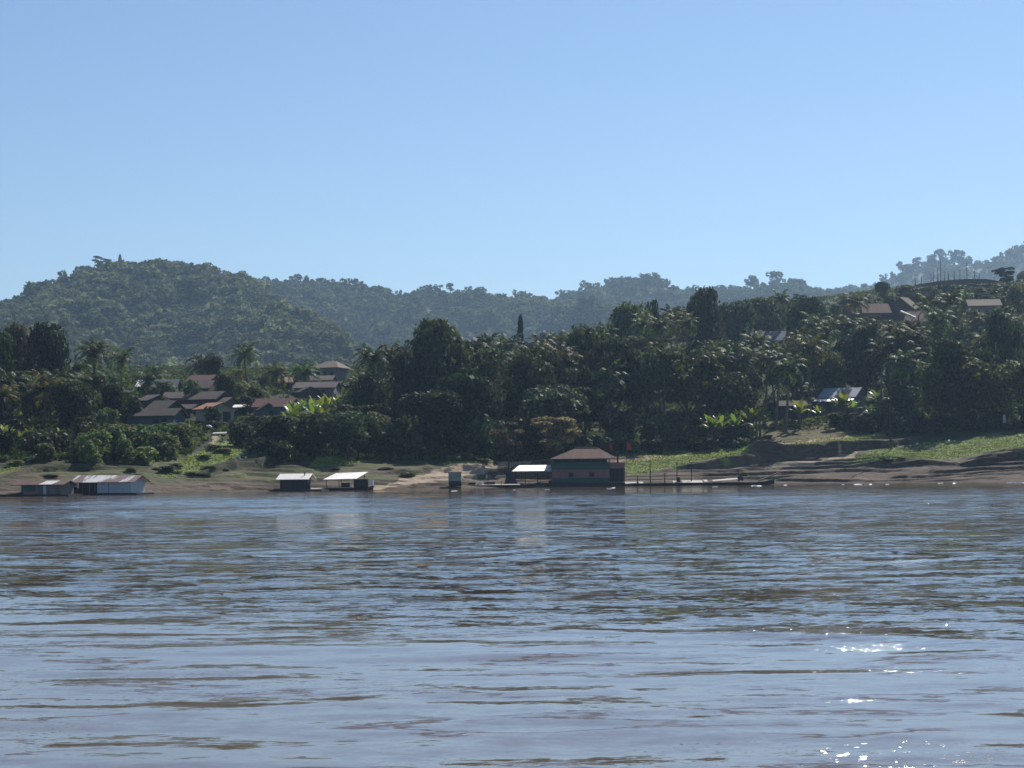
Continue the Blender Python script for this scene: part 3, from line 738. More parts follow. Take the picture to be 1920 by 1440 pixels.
# ------------------------------------------------------------------ houses on the right hand slope
r_, q_ = house('tin_shed_house', 'blue grey tin house with sunlit roof patch among young bananas', 1530, 1632, 728, 746, 778, T_LIGHTBLUE, W_GREY, -30, 8, wins=[(.2, .32, .3, .75)], gwin=[(.4, .6, .2, .75)], group=None)
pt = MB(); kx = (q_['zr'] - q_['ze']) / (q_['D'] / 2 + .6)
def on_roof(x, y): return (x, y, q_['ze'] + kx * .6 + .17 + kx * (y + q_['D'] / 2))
pt.slab(on_roof(-.4, -4.3), on_roof(3.0, -4.3), on_roof(2.6, -1.2), on_roof(.9, -.9), .03); pt.build('sunlit_roof_patch', T_TAN, r_)  # tan slab paints in the sunlit patch of the shaded roof
aw = MB(); aw.slab((-5.2, -6.6, q_['ze'] - .75), (4.6, -6.6, q_['ze'] - .75), (4.6, -4.62, q_['ze'] - .15), (-5.2, -4.62, q_['ze'] - .15), .06)
aw.build('awning', T_WHITE, r_)
for xx in (-5, -2, 1.2, 4.3):
    p_ = MB(); p_.tube([(xx, -6.4, -1.5), (xx, -6.4, q_['ze'] - .78)], .06); p_.build('awning_post', W_POST, r_)
house('dark_shed', 'low dark shed in the shade beside the tin house', 1454, 1516, 752, 762, 784, T_DGREY, W_DARK, 0, 6, cat='shed', group=None, wins=[(.4, .8, .5, .8)])
house('village_house', 'long dark slate roofed house deep in shade on the slope', 1306, 1390, 630, 644, 662, T_BLUE, W_DARK, 8, 9, group='houses on the upper slope')
house('village_house', 'larger slate blue roof above the shaded palms', 1384, 1482, 622, 640, 664, T_BLUE, W_DARK, -14, 10, group='houses on the upper slope')
house('village_house', 'dark red roofed house behind the tall palms', 1588, 1666, 570, 588, 610, T_REDB, W_DARK, 0, 12, group='houses on the upper slope')
house('village_house', 'brown house with steep gable and tan side roof', 1664, 1726, 558, 580, 604, T_TAN, W_WOOD, 40, 11, group='houses on the upper slope', wins=[(.3, .45, .3, .7)])
house('village_house', 'salmon pink roofed house with turquoise wall', 1690, 1752, 584, 604, 622, T_PINK, W_TURQ, -20, 9, group='houses on the upper slope')
house('village_house', 'grey walled house under long tan roof near the hilltop', 1808, 1878, 562, 574, 602, T_TAN, W_STONE, -6, 10, group='houses on the upper slope', wins=[(.2, .3, .3, .7), (.5, .6, .3, .7), (.75, .85, .3, .7)])
for (xa, ya, xb, yb2, Yq, lb) in ((1688, 584, 1716, 596, 585, 'pale sloping beam above the salmon pink roof'), (1812, 588, 1842, 604, 612, 'pale sloping beam below the grey walled house')):
    A = at(xa, ya, Yq); B = at(xb, yb2, Yq); mb = MB(); mb.tube([A, B], 0.45, 5)
    props(mb.build('timber_beam', T_PALE), lb, 'beam', 'pale beams on the upper slope')
# cleared terrace on the hilltop with charred poles
Yt = 800.0
tr_ = MB(); P0 = [at(x, y, Yt) for x, y in ((1716, 534), (1760, 527), (1810, 523), (1850, 523), (1878, 528))]
for i in range(4):
    a, b2 = P0[i], P0[i + 1]; tr_.hexa([(a[0], a[1], a[2] - 12), (b2[0], b2[1], b2[2] - 12), (b2[0], b2[1] + 60, b2[2] - 12), (a[0], a[1] + 60, a[2] - 12), a, b2, (b2[0], b2[1] + 60, b2[2]), (a[0], a[1] + 60, a[2])])
props(tr_.build('earth_terrace', paint('red_earth', (0.10, 0.065, 0.05), 0.9, (0.06, 0.045, 0.035), 0.3, 0.8)), kind='structure')
POLES = [(1716, 520), (1728, 518), (1745, 514), (1751, 510), (1758, 504), (1764, 487), (1771, 508), (1778, 512), (1790, 508), (1800, 506), (1813, 493), (1828, 508), (1836, 512)]
order = sorted(range(len(POLES)), key=lambda i: POLES[i][1]); rank = {i: k for k, i in enumerate(order)}
ORD = ['tallest', 'second tallest', 'third tallest', 'fourth tallest', 'fifth tallest', 'sixth tallest', 'seventh tallest', 'eighth tallest', 'ninth tallest', 'tenth tallest', 'third shortest', 'second shortest', 'shortest']
for i, (px_, py_) in enumerate(POLES):
    A = at(px_, 529 if px_ > 1735 else 534, Yt + 6); B = at(px_ + random.uniform(-1, 1), py_, Yt + 6); mb = MB()
    mb.tube([(A[0], A[1], A[2] - 2), B], [0.2, 0.12], 6)
    props(mb.build('bare_pole', W_POST), ORD[rank[i]] + ' bare dark pole standing on the cleared hilltop terrace', 'pole', 'bare poles on the hilltop terrace')
for (px_, py_, h_, lb) in ((1747, 522, 9, 'white cone shaped tent left of the middle poles on terrace'), (1786, 515, 8, 'small white cloth hung between poles on hilltop terrace'), (1865, 517, 6, 'white scrap at the far end of the hilltop terrace')):
    A = at(px_, py_, Yt + 4); hh = h_ * Yt / F / 2; mb = MB()
    mb.tube([(A[0], A[1], A[2] - hh), (A[0] + .1, A[1], A[2]), (A[0] + .25, A[1], A[2] + hh)], [hh * .55, hh * .5, hh * .12], 7)
    props(mb.build('white_cloth', M_WHITE), lb, 'cloth')

# ------------------------------------------------------------------ floating buildings along the waterline
def raft_root(name, label, cat, x, Y, group=None):
    X = float(pix(x, 910.0)[0]) * Y
    r0 = props(link(name, None, None, (X, Y, 0)), label, cat, group); LAND.append((label, x, 900, name)); return r0, Y / F
YW_ = lambda x: float(yw(pix(x, 910.0)[0])) - 1.5

# two-storey house
Yg = YW_(1100) - 2.0; g, s = raft_root('floating_house', 'two storey floating house with rusty hipped roof, green and pink bands', 'floating house', 1089, Yg)
def zz(y, x=1089, Y=Yg): return at(x, y, Y)[2]
def xx_(x): return (x - 1089) * s
D0 = 7.0
hb = MB(); hb.box(xx_(1030), xx_(1180), -0.8, D0 + .8, -0.4, zz(905)); hb.build('hull', W_HULL, g)
b0 = MB(); b0.box(xx_(1036), xx_(1143), 0, D0, zz(905), zz(896)); b0.build('lower_wall', W_GREEN, g)
b1 = MB(); b1.box(xx_(1036), xx_(1143), 0.002, D0 - .002, zz(896), zz(880.5)); b1.build('middle_wall', W_PINK, g)
b2 = MB(); b2.box(xx_(1036), xx_(1143), 0, D0, zz(880.5), zz(867)); b2.build('upper_wall', W_GREEN, g)
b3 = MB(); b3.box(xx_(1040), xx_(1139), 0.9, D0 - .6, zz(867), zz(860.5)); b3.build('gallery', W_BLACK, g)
for xq in (1037, 1055, 1073, 1091, 1109, 1127, 1142):
    p_ = MB(); p_.box(xx_(xq) - .05, xx_(xq) + .05, .05, .17, zz(867), zz(860.5)); p_.build('gallery_post', W_GREEN, g)
for xa in (1067.5, 1106.5): window(g, xx_(xa), xx_(xa + 7), zz(893.5), zz(886.5), 0.0, W_DARK)
rf = MB(); cxr = xx_(1094); 
a0, a1, dd = xx_(1032), xx_(1157), .8
h0, h1 = xx_(1082), xx_(1124); zeR, zrR = zz(861), at(1100, 840, Yg + D0 / 2)[2]
rf.add([(a0, -dd, zeR), (a1, -dd, zeR), (a1, D0 + dd, zeR), (a0, D0 + dd, zeR), (h0, D0 / 2, zrR), (h1, D0 / 2, zrR), (a0, -dd, zeR + .12), (a1, -dd, zeR + .12), (a1, D0 + dd, zeR + .12), (a0, D0 + dd, zeR + .12)],
       [(6, 7, 5, 4), (8, 9, 4, 5), (7, 8, 5), (9, 6, 4), (0, 1, 7, 6), (1, 2, 8, 7), (2, 3, 9, 8), (3, 0, 6, 9), (0, 3, 2, 1)])
rf.build('roof', T_RUST, g)
cp = MB(); cp.tube([(h0, D0 / 2, zrR + .05), (h1, D0 / 2, zrR + .05)], .12, 6); cp.build('ridge_cap', T_RUST, g)
ax = MB(); ax.box(xx_(1143.2), xx_(1172), .3, 4.5, zz(879), zz(868)); ax.build('annex_panel', W_PINK, g)
ax = MB(); ax.box(xx_(1145), xx_(1170), .8, 4.2, zz(904.5), zz(879)); ax.build('annex_room', W_BLACK, g)
for xq in (1144, 1153, 1162, 1171):
    p_ = MB(); p_.box(xx_(xq) - .1, xx_(xq) + .1, .32, .5, zz(904.8), zz(879)); p_.build('annex_post', W_DARK, g)
fn = MB(); fn.tube([(xx_(1159), .6, zz(868)), (xx_(1159), .6, zz(856)), (xx_(1159), .6, zz(845))], [.16, .18, .05], 6); fn.build('finial', W_DARK, g)
KEEP.append((1030, 1175, 838, 912, Yg))

# white canopy fixed at the end of that house but on its own raft
Yc_ = Yg + .5; cnp, s = raft_root('canopy_raft', 'open raft with bright cream canopy roof beside the two storey house', 'raft', 998, Yc_)
X_ = lambda x: (x - 998) * s
zc = lambda y: at(998, y, Yc_)[2]
mb = MB(); mb.slab((X_(960), -.5, zc(883)), (X_(1034), -.5, zc(883)), (X_(1034), 4.4, zc(872)), (X_(974), 4.4, zc(872)), .1); mb.build('canopy', T_WHITE, cnp)
mb = MB(); mb.box(X_(950), X_(1030), -.4, 4.6, -.3, .45); mb.build('deck', W_HULL, cnp)
for xq, yq in ((966, 0), (985, 0), (1008, 0), (1030, 0), (978, 4.1), (1008, 4.1), (1030, 4.1)):
    p_ = MB(); p_.tube([(X_(xq), yq, .45), (X_(xq), yq, zc(884) if yq == 0 else zc(873.5))], .06); p_.build('canopy_post', W_POST, cnp)
# machine under the canopy end
mc, s = raft_root('dredging_machine', 'dark bulky machine with crooked arm at the canopy end', 'machine', 958, Yg - .5)
X_ = lambda x: (x - 958) * s; zc = lambda y: at(958, y, Yg - .5)[2]
mb = MB(); mb.hexa([(X_(945), -.8, .35), (X_(971), -.8, .35), (X_(971), 1.2, .35), (X_(945), 1.2, .35), (X_(949), -.4, zc(893)), (X_(966), -.4, zc(893)), (X_(966), .9, zc(893)), (X_(949), .9, zc(893))]); mb.build('body', W_BLACK, mc)
mb = MB(); mb.hexa([(X_(948), -.3, zc(893)), (X_(962), -.3, zc(893)), (X_(962), .8, zc(893)), (X_(948), .8, zc(893)), (X_(951), -.2, zc(883)), (X_(958), -.2, zc(883)), (X_(958), .6, zc(883)), (X_(951), .6, zc(883))]); mb.build('cab', W_BLACK, mc)
mb = MB(); mb.tube([(X_(963), .2, zc(896)), (X_(972), .2, zc(891)), (X_(975), .2, zc(895))], [.22, .16, .08]); mb.build('arm', W_DARK, mc)
mb = MB(); mb.tube([(X_(947), .2, zc(888)), (X_(944), .2, zc(881)), (X_(952), .2, zc(880))], [.14, .12, .08]); mb.build('pipe', W_DARK, mc)

def hull(x0, x1, w_, h, bow=.25, rise=.5, stern=.1, n=14):
    """long hull along x; the far x end lifts to a bow"""
    mb = MB(); rows = []
    for i in range(n + 1):
        k = i / n; x = x0 + (x1 - x0) * k
        hw = w_ / 2 * min(1, (1 - k) / bow if bow > 0 else 1) ** 0.6 * min(1, (k + 0.02) / stern + .3) if k > 0 else w_ / 2 * .4
        lift = rise * max(0, (k - (1 - bow * 1.2)) / (bow * 1.2)) ** 2; top = h + lift
        rows.append([(x, -max(hw, .05), top), (x, -max(hw, .05) * .7, -.3 + lift * .8), (x, max(hw, .05) * .7, -.3 + lift * .8), (x, max(hw, .05), top)])
    b_ = len(mb.v); V_ = [p for r in rows for p in r]; f = []
    for i in range(n):
        for k in range(3): f.append((i * 4 + k, i * 4 + k + 1, i * 4 + 5 + k, i * 4 + 4 + k)[::-1])
        f.append((i * 4 + 3, i * 4, i * 4 + 4, i * 4 + 7)[::-1])
    f += [(0, 1, 2, 3), (n * 4 + 3, n * 4 + 2, n * 4 + 1, n * 4)]
    mb.add(V_, f); return mb
# work boat on the left of it
Yb_ = Yg - 5; bt, s = raft_root('work_boat', 'long low boat with sunlit white deck and dark hull', 'boat', 930, Yb_)
X_ = lambda x: (x - 930) * s; zc = lambda y: at(930, y, Yb_)[2]
hull(X_(858), X_(1012), 2.6, .42, .22, .55).build('hull', W_HULL, bt)
mb = MB(); mb.slab((X_(872), -1.05, .52), (X_(975), -1.05, .52), (X_(975), 1.05, .62), (X_(872), 1.05, .62), .08); mb.build('deck', W_DECK, bt)
mb = MB(); mb.box(X_(896), X_(905), -.2, .7, .63, 1.15); mb.build('white_box', M_WHITE, bt)
mb = MB(); mb.box(X_(880), X_(892), -.5, .5, .6, 1.0); mb.build('engine', W_DARK, bt)
mb = MB(); mb.box(X_(862), X_(868), -.6, .4, .43, .95); mb.build('crate', W_DECK, bt)
mb = MB(); mb.box(X_(908), X_(928), .2, .9, .63, 1.05); mb.build('cargo', W_DARK, bt)
for xq in (878, 915, 940, 992):
    p_ = MB(); p_.tube([(X_(xq), -1.0, .5), (X_(xq), -1.0, 1.25)], .05); p_.build('post', W_POST, bt)
# grey toilet-size hut on the bank edge
hh_, s = raft_root('bank_hut', 'small square grey hut on posts at the water edge', 'hut', 852, YW_(852) + 2)
X_ = lambda x: (x - 852) * s; zc = lambda y: at(852, y, YW_(852) + 2)[2]
mb = MB(); mb.box(X_(841), X_(865), 0, 2.2, zc(902), zc(886)); mb.build('wall', paint('grey_green_boards', (0.28, 0.31, 0.29), 0.9, (0.18, 0.20, 0.19), 1.0, .8), hh_)
mb = MB(); mb.slab((X_(840), -.15, zc(886) + .06), (X_(866), -.15, zc(886) + .06), (X_(866), 2.4, zc(884)), (X_(840), 2.4, zc(884)), .06); mb.build('roof', T_GREY, hh_)
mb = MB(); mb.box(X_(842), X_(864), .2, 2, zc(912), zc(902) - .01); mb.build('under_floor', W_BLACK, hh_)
for xq in (842, 864):
    p_ = MB(); p_.tube([(X_(xq), .05, -.6), (X_(xq), .05, zc(902))], .08); p_.build('post', W_POST, hh_)

# landing barge on the right
Yh = Yg - 1.5; bg_, s = raft_root('landing_barge', 'long black barge with masts and pale rails next to the two storey house', 'barge', 1310, Yh)
X_ = lambda x: (x - 1310) * s; zc = lambda y: at(1310, y, Yh)[2]
hull(X_(1173), X_(1452), 4.0, .5, .12, .55, stern=.02).build('hull', W_HULL, bg_)
for (xa, xb, y0_, y1_) in ((1172, 1194, 905.5, 902), (1198, 1206, 905, 902), (1262, 1270.5, 905, 901), (1279, 1317, 904.5, 900.5), (1320, 1326, 903, 899.5)):
    mb = MB(); mb.slab((X_(xa), -1.4, zc(y0_)), (X_(xb), -1.4, zc(y0_)), (X_(xb), 1.2, zc(y1_)), (X_(xa), 1.2, zc(y1_)), .06); mb.build('deck_plate', W_DECK, bg_)
mb = MB(); mb.slab((X_(1336), -1.3, zc(902.5)), (X_(1383), -1.3, zc(899)), (X_(1383), 1.0, zc(896.5)), (X_(1336), 1.0, zc(900)), .08); mb.build('fore_deck', W_DECK, bg_)
for xq, yt_ in ((1220, 862), (1247, 886), (1270, 866), (1297, 866), (1196, 890), (1386, 888)):
    p_ = MB(); p_.tube([(X_(xq), .4, .5), (X_(xq), .4, zc(yt_))], [.12, .06]); p_.tube([(X_(xq) - .3, .4, zc(yt_ + 1.5)), (X_(xq) + .3, .4, zc(yt_ + 1.5))], .05)
    p_.build('mast', W_POST, bg_)
for yq in (891.5, 897.5):
    p_ = MB(); p_.tube([(X_(1174), .4, zc(yq)), (X_(1296), .4, zc(yq))], .06); p_.build('rail', T_TAN, bg_)
mb = MB(); mb.box(X_(1270), X_(1275), -.5, .3, .6, zc(894.5)); mb.build('winch', W_BLACK, bg_)
mb = MB(); mb.hexa([(X_(1382), -.8, .8), (X_(1394), -.8, .8), (X_(1394), .8, .8), (X_(1382), .8, .8), (X_(1385), -.4, zc(893)), (X_(1390), -.4, zc(893)), (X_(1390), .4, zc(893)), (X_(1385), .4, zc(893))]); mb.build('bollard', W_BLACK, bg_)
gp = MB(); A = at(1412, 906, Yh + 1); B = at(1460, 886.5, Yh + 7)
gp.tube([A, B], .14, 5); gp.tube([(A[0], A[1] + .9, A[2]), (B[0], B[1] + .9, B[2])], .14, 5)
for k in np.linspace(.05, .95, 9):
    q0 = [A[i] + (B[i] - A[i]) * k for i in range(3)]; gp.tube([tuple(q0), (q0[0], q0[1] + .9, q0[2])], .07, 4)
props(gp.build('boarding_ramp', W_POST), 'thin dark boarding ramp rising from the barge bow to the bank', 'ramp')
LAND.append(('boarding ramp', 1436, 896, 'boarding_ramp'))

# far left pair of floating houses
Yl = YW_(195); fb, s = raft_root('floating_house', 'floating house with patchy rust and white roof and pale blue end walls', 'floating house', 195, Yl)
X_ = lambda x: (x - 195) * s; zc = lambda y: at(195, y, Yl)[2]; D1 = 5.0
zr_, ze_ = at(195, 892.0, Yl + 2.5)[2], zc(906)
mb = MB(); mb.box(X_(126), X_(266), -.4, D1 + .3, -.3, .28); mb.build('raft', W_HULL, fb)
k_ = R(-16); fb.rotation_euler = (0, 0, k_)
wl = MB(); gable_walls(wl, X_(250) - X_(181), D1, .28, ze_ + .25, zr_ - .02); w1 = wl.build('wall', W_PALEB, fb); w1.location = (X_(215.5), D1 / 2, 0)
wl = MB(); wl.box(X_(138), X_(181) - .01, .6, D1 - .2, .28, ze_ + .2); wl.build('dark_room', W_DARK, fb)
for xq in (138, 150, 164, 176):
    p_ = MB(); p_.box(X_(xq) - .06, X_(xq) + .06, .05, .17, .28, ze_ + .1); p_.build('post', W_GREY, fb)
rf = MB(); gable_roof(rf, X_(254) - X_(130), D1, ze_ + .25, zr_, .45, .08); rr = rf.build('roof', paint('patchy_white_rust_roof', (0.80, 0.74, 0.68), 0.45, (0.22, 0.125, 0.095), 0.6, 0.9, (1, .2, .2), 0.5, 0.4, sharp=True, corr=2.5), fb); rr.location = (X_(192), D1 / 2, 0)
sh = MB(); sh.box(X_(205) - .03, X_(205) + .03, -.05, -.003, .3, ze_ + .1); sh.build('wall_batten', W_GREY, fb)
KEEP.append((122, 268, 893, 928, Yl))
Yl2 = YW_(75) - .5; fa, s = raft_root('floating_house', 'low floating house with dull brown roof and one bright white sheet', 'floating house', 75, Yl2)
X_ = lambda x: (x - 75) * s; zc = lambda y: at(75, y, Yl2)[2]; D2 = 4.2
zr_, ze_ = at(75, 902.5, Yl2 + 2)[2], zc(911)
fa.rotation_euler = (0, 0, R(-14))
mb = MB(); mb.box(X_(-8), X_(135), -.4, D2 + .2, -.3, .24); mb.build('raft', W_HULL, fa)
wl = MB(); gable_walls(wl, X_(118) - X_(36), D2, .24, ze_ + .2, zr_ - .02); w1 = wl.build('wall', W_GREY, fa); w1.location = (X_(77), D2 / 2, 0)
pn = MB(); pn.box(X_(38), X_(64), -.05, -.003, .75, ze_ + .05); pn.build('teal_panel', W_TEAL, fa)
pn = MB(); pn.box(X_(38), X_(72), -.05, -.003, .26, .72); pn.build('pink_panel', W_PINK, fa)
pn = MB(); pn.box(X_(82), X_(88), -.05, -.003, .26, ze_ + .05); pn.build('door', W_PALEB, fa)
rf = MB(); gable_roof(rf, X_(120) - X_(22), D2, ze_ + .2, zr_, .4, .08); rr = rf.build('roof', T_RUST, fa); rr.location = (X_(71), D2 / 2, 0)
kk_ = (zr_ - ze_ - .2) / (D2 / 2); y_a, y_b = -.38, D2 / 2 - .1
wp = MB(); wp.slab((X_(74), y_a, ze_ + .2 + kk_ * y_a + .115), (X_(101), y_a, ze_ + .2 + kk_ * y_a + .115), (X_(104), y_b, ze_ + .2 + kk_ * y_b + .115), (X_(77), y_b, ze_ + .2 + kk_ * y_b + .115), .03); wp.build('white_sheet', T_WHITE, fa)
KEEP.append((10, 125, 900, 930, Yl2))
# annex hut between them
an, s = raft_root('annex_hut', 'low dark annex hut squeezed between two floating houses', 'hut', 124, Yl + 1.0)
X_ = lambda x: (x - 124) * s
mb = MB(); mb.box(X_(112), X_(136), 0, 3, .05, 1.35); mb.build('wall', W_DARK, an)
mb = MB(); mb.slab((X_(110), -.2, 1.36), (X_(138), -.2, 1.36), (X_(138), 3.2, 1.75), (X_(110), 3.2, 1.75), .06); mb.build('roof', T_BROWN, an)

# white roofed hut and open shelter
Yc2 = YW_(555); fc, s = raft_root('floating_hut', 'small floating hut with white sheet roof and dark board walls', 'hut', 552, Yc2)
X_ = lambda x: (x - 552) * s; zc = lambda y: at(552, y, Yc2)[2]; D3 = 4.0
zr_, ze_ = at(552, 889, Yc2 + 2)[2], zc(901); fc.rotation_euler = (0, 0, R(-10))
mb = MB(); mb.box(X_(500), X_(606), -.5, D3 + .2, -.3, .25); mb.build('raft', W_HULL, fc)
wl = MB(); gable_walls(wl, X_(571) - X_(524), D3, .25, ze_ + .3, zr_ - .02); w1 = wl.build('wall', W_DARK, fc); w1.location = (X_(547.5), D3 / 2, 0)
rf = MB(); gable_roof(rf, X_(576) - X_(522), D3, ze_ + .3, zr_, .45, .08); rr = rf.build('roof', T_WHITE, fc); rr.location = (X_(549), D3 / 2, 0)
st = MB(); st.tube([(X_(568), 1.3, ze_ + .6), (X_(568), 1.3, zr_ + .35)], .1); st.build('stove_pipe', W_DARK, fc)
dr = MB(); dr.box(X_(572.6), X_(573.4), 1.2, 2.0, .3, 1.9); dr.build('door', W_BLACK, fc)
br = MB(); br.box(X_(576), X_(580), .5, 1.0, .26, 1.1); br.build('barrel', W_BLACK, fc)
KEEP.append((518, 600, 888, 922, Yc2))
Yd = YW_(650); fd, s = raft_root('boat_shelter', 'open floating shelter with long white roof on thin posts', 'shelter', 650, Yd)
X_ = lambda x: (x - 650) * s; zc = lambda y: at(650, y, Yd)[2]; D4 = 4.2
mb = MB(); mb.slab((X_(606), -.3, zc(898.5)), (X_(669), -.3, zc(897.5)), (X_(687), D4, zc(885)), (X_(626), D4, zc(887)), .08); mb.build('roof', T_WHITE, fd)
hull(X_(606), X_(700), 2.8, .4, .2, .35).build('hull', W_HULL, fd)
mb = MB(); mb.slab((X_(575), -1.2, .30), (X_(611), -1.2, .36), (X_(611), .2, .46), (X_(575), .2, .40), .06); mb.build('gangplank', W_DECK, fd)
mb = MB(); mb.slab((X_(614), -1.2, .47), (X_(660), -1.2, .47), (X_(660), .8, .55), (X_(614), .8, .55), .05); mb.build('deck', W_DECK, fd)
for xq, yq in ((612, 0), (640, 0), (664, 0), (632, 3.8), (680, 3.8)):
    p_ = MB(); p_.tube([(X_(xq), yq, -.3), (X_(xq), yq, zc(898.3) if yq == 0 else zc(887.5))], .07); p_.build('post', W_POST, fd)
mb = MB(); mb.box(X_(664), X_(690), .2, 2.4, .4, 1.9); mb.build('cabin', W_DARK, fd)
mb = MB(); mb.box(X_(640), X_(655), .3, 1.2, .5, 1.3); mb.build('cargo', W_DARK, fd)
mb = MB(); mb.box(X_(693), X_(700), -.2, .6, .8, 1.7); mb.build('white_drum', M_WHITE, fd)
KEEP.append((604, 695, 884, 920, Yd))
# rowing boat at the far left edge
rb, s = raft_root('rowing_boat', 'low dark boat moored left of the brown roofed floating house', 'boat', 12, YW_(12) - 2)
hull(-2.6, 2.6, 1.1, .32, .3, .35).build('hull', W_HULL, rb)
mb = MB(); mb.box(-1.2, -.9, -.4, .4, .2, .3); mb.build('seat', W_DECK, rb)

# ------------------------------------------------------------------ small things on the bank
for xq, Yq, h_, lb in ((1143, Yg + 26, 3.6, 'red flag on thin pole just above the hipped roof corner'), (1175, Yg + 28, 4.0, 'larger red flag on the grass past the hipped roof')):
    X = float(pix(xq, 840.0)[0]) * Yq; zt = at(xq, 828, Yq)[2]; zb = gz(X, Yq)
    r0 = props(link('red_flag', None, None, (X, Yq, zb)), lb, 'flag', 'red flags on the bank')
    mb = MB(); mb.tube([(0, 0, -.3), (0, 0, zt - zb)], .06); mb.build('pole', W_POST, r0)
    w_ = .6 if xq < 1160 else .95; H_ = zt - zb; V_ = []; 
    for i in range(5):
        k = i / 4; V_ += [(.06 + w_ * k * .8, .12 * math.sin(k * 7), H_ - .05 - .75 * k), (.06 + w_ * k * .8, .12 * math.sin(k * 7 + .5), max(.25, H_ - 1.5 - .2 * k)), ]
    V2 = [(x_, y_ + .03, z_) for x_, y_, z_ in V_]; n_ = len(V_); mb = MB()
    f = [(i, i + 1, i + 3, i + 2) for i in range(0, n_ - 2, 2)] + [(n_ + i, n_ + i + 2, n_ + i + 3, n_ + i + 1) for i in range(0, n_ - 2, 2)]
    mb.add(V_ + V2, f); mb.build('cloth', M_RED, r0); LAND.append((lb, xq, 835, 'red_flag'))
def lamp(x, yt, ybot, lb):
    Yq = find_Y(x, ybot); A = at(x, ybot, Yq); B = at(x, yt, Yq)
    r0 = props(link('lamp_post', None, None, (A[0], Yq, gz(A[0], Yq))), lb, 'lamp post', 'lamp posts of the village'); h_ = B[2] - gz(A[0], Yq)
    mb = MB(); mb.tube([(0, 0, -.4), (0, 0, h_), (-.5, -.2, h_ + .35)], .07); mb.build('pole', W_POST, r0)
    mb = MB(); mb.tube([(.15, -.1, h_ + .32), (-.35, -.2, h_ + .5), (-.9, -.3, h_ + .55)], [.14, .26, .16], 8); mb.build('lamp_head', M_WHITE, r0); LAND.append((lb, x, yt, 'lamp_post'))
    KEEP.append((x - 5, x + 5, yt - 3, yt + 8, Yq))
lamp(396, 804, 828, 'lamp post with white head above the stepped path'); lamp(1517, 723, 782, 'lamp post with white head beside the tin house')
A = at(1666, 640, 395.0); zb = gz(A[0], 395.0); r0 = props(link('utility_pole', None, None, (A[0], 395.0, zb)), 'tall slim utility pole standing behind the banana by the tin house', 'utility pole')
mb = MB(); mb.tube([(0, 0, -.5), (0, 0, A[2] - zb)], [.17, .11], 7); mb.build('pole', W_POST, r0)
mb = MB(); mb.box(-.9, .9, -.18, -.1, A[2] - zb - .6, A[2] - zb - .48); mb.build('crossarm', W_POST, r0)
# platform and steps at the foot of the village
Yp = find_Y(411, 818); A = at(411, 813, Yp); r0 = props(link('wooden_platform', None, None, (A[0], Yp, A[2])), 'pale plank platform at the top of the stepped path', 'platform')
mb = MB(); mb.slab((-1.3, -.6, 0), (1.4, -.6, 0.05), (1.4, 1.2, .35), (-1.3, 1.2, .3), .1); mb.build('planks', W_DECK, r0)
for xq in (-1.1, 1.2):
    p_ = MB(); p_.tube([(xq, -.4, -2.0), (xq, -.4, -.05)], .08); p_.build('post', W_POST, r0)
KEEP.append((398, 424, 802, 818, Yp)); KEEP.append((385, 415, 815, 842, Yp - 6))
Yq = find_Y(445, 866); A = at(445, 864, Yq); mb = MB()
mb.hexa([(A[0] - .45, Yq, A[2] - .3), (A[0] + .45, Yq, A[2] - .3), (A[0] + .5, Yq + .5, A[2] - .3), (A[0] - .4, Yq + .5, A[2] - .3), (A[0] - .1, Yq + .1, A[2] + .8), (A[0] + .55, Yq + .1, A[2] + 1.0), (A[0] + .5, Yq + .35, A[2] + 1.0), (A[0] - .1, Yq + .3, A[2] + .75)])
props(mb.build('folded_tarp', M_CYAN), 'pale green tarp heap on the grassy edge of the dark gully', 'tarp'); LAND.append(('tarp', 445, 858, 'folded_tarp'))
# white scraps on the meadow
SCR = [(1652, 850, .35), (1664, 846, .4), (1675, 840, .35), (1683, 838, .4), (1690, 841, .45), (1677, 843, .3), (1708, 836, .7), (1720, 834, .7), (1733, 832, .45), (1748, 843, 1.0), (1762, 833, .35), (1780, 830, .9), (1790, 829, .5), (1827, 843, .5), (1840, 829, .35), (1856, 829, .4), (1868, 828, .5), (1885, 826, .4), (1897, 823, .45), (1893, 831, .3), (1912, 819, .55), (1846, 826, .3), (1872, 823, .3)]
words_ = ['small white scrap', 'pale litter scrap', 'flat white scrap']
for i, (x, y, sz) in enumerate(SCR):
    Yq = find_Y(x, y); X = float(pix(x, 850.0)[0]) * Yq; zb = gz(X, Yq); mb = MB(); q = sz * .55; r2 = random.Random(i)
    j = lambda: q * r2.uniform(.6, 1.15)
    mb.hexa([(-j(), -j() * .6, -.05), (j(), -j() * .6, -.05), (j(), j() * .6, -.05), (-j(), j() * .6, -.05), (-j() * .6, -j() * .4, j() * .9), (j() * .6, -j() * .4, j() * .8), (j() * .6, j() * .4, j()), (-j() * .6, j() * .4, j() * .7)])
    o = mb.build('litter_scrap', M_WHITE, None, (X, Yq, zb)); o.rotation_euler = (0, 0, r2.uniform(0, 6))
    big = sz >= .9
    props(o, 'largest white bag lying low on the green meadow' if i == 9 else ('broad white scrap near the upper edge of the green meadow' if i == 11 else 'white scrap lying among others on the sunlit green meadow'), 'litter', 'white scraps on the green meadow')
Yq = find_Y(1883, 794); X = float(pix(1883, 790.0)[0]) * Yq; mb = MB(); z0 = gz(X, Yq); mb.box(-.25, .25, -.12, .12, -.3, 1.5); mb.box(-.2, .2, -.1, .1, 1.5, 1.8)
props(mb.build('marker_post', M_WHITE, None, (X, Yq, z0)), 'short white marker post in shade above the green meadow', 'post'); KEEP.append((1876, 1892, 778, 798, Yq))
# stupa on the far hill is built with the hills
print('tin house d', q_['Y'] - float(yw(pix(1581, 850.0)[0])))

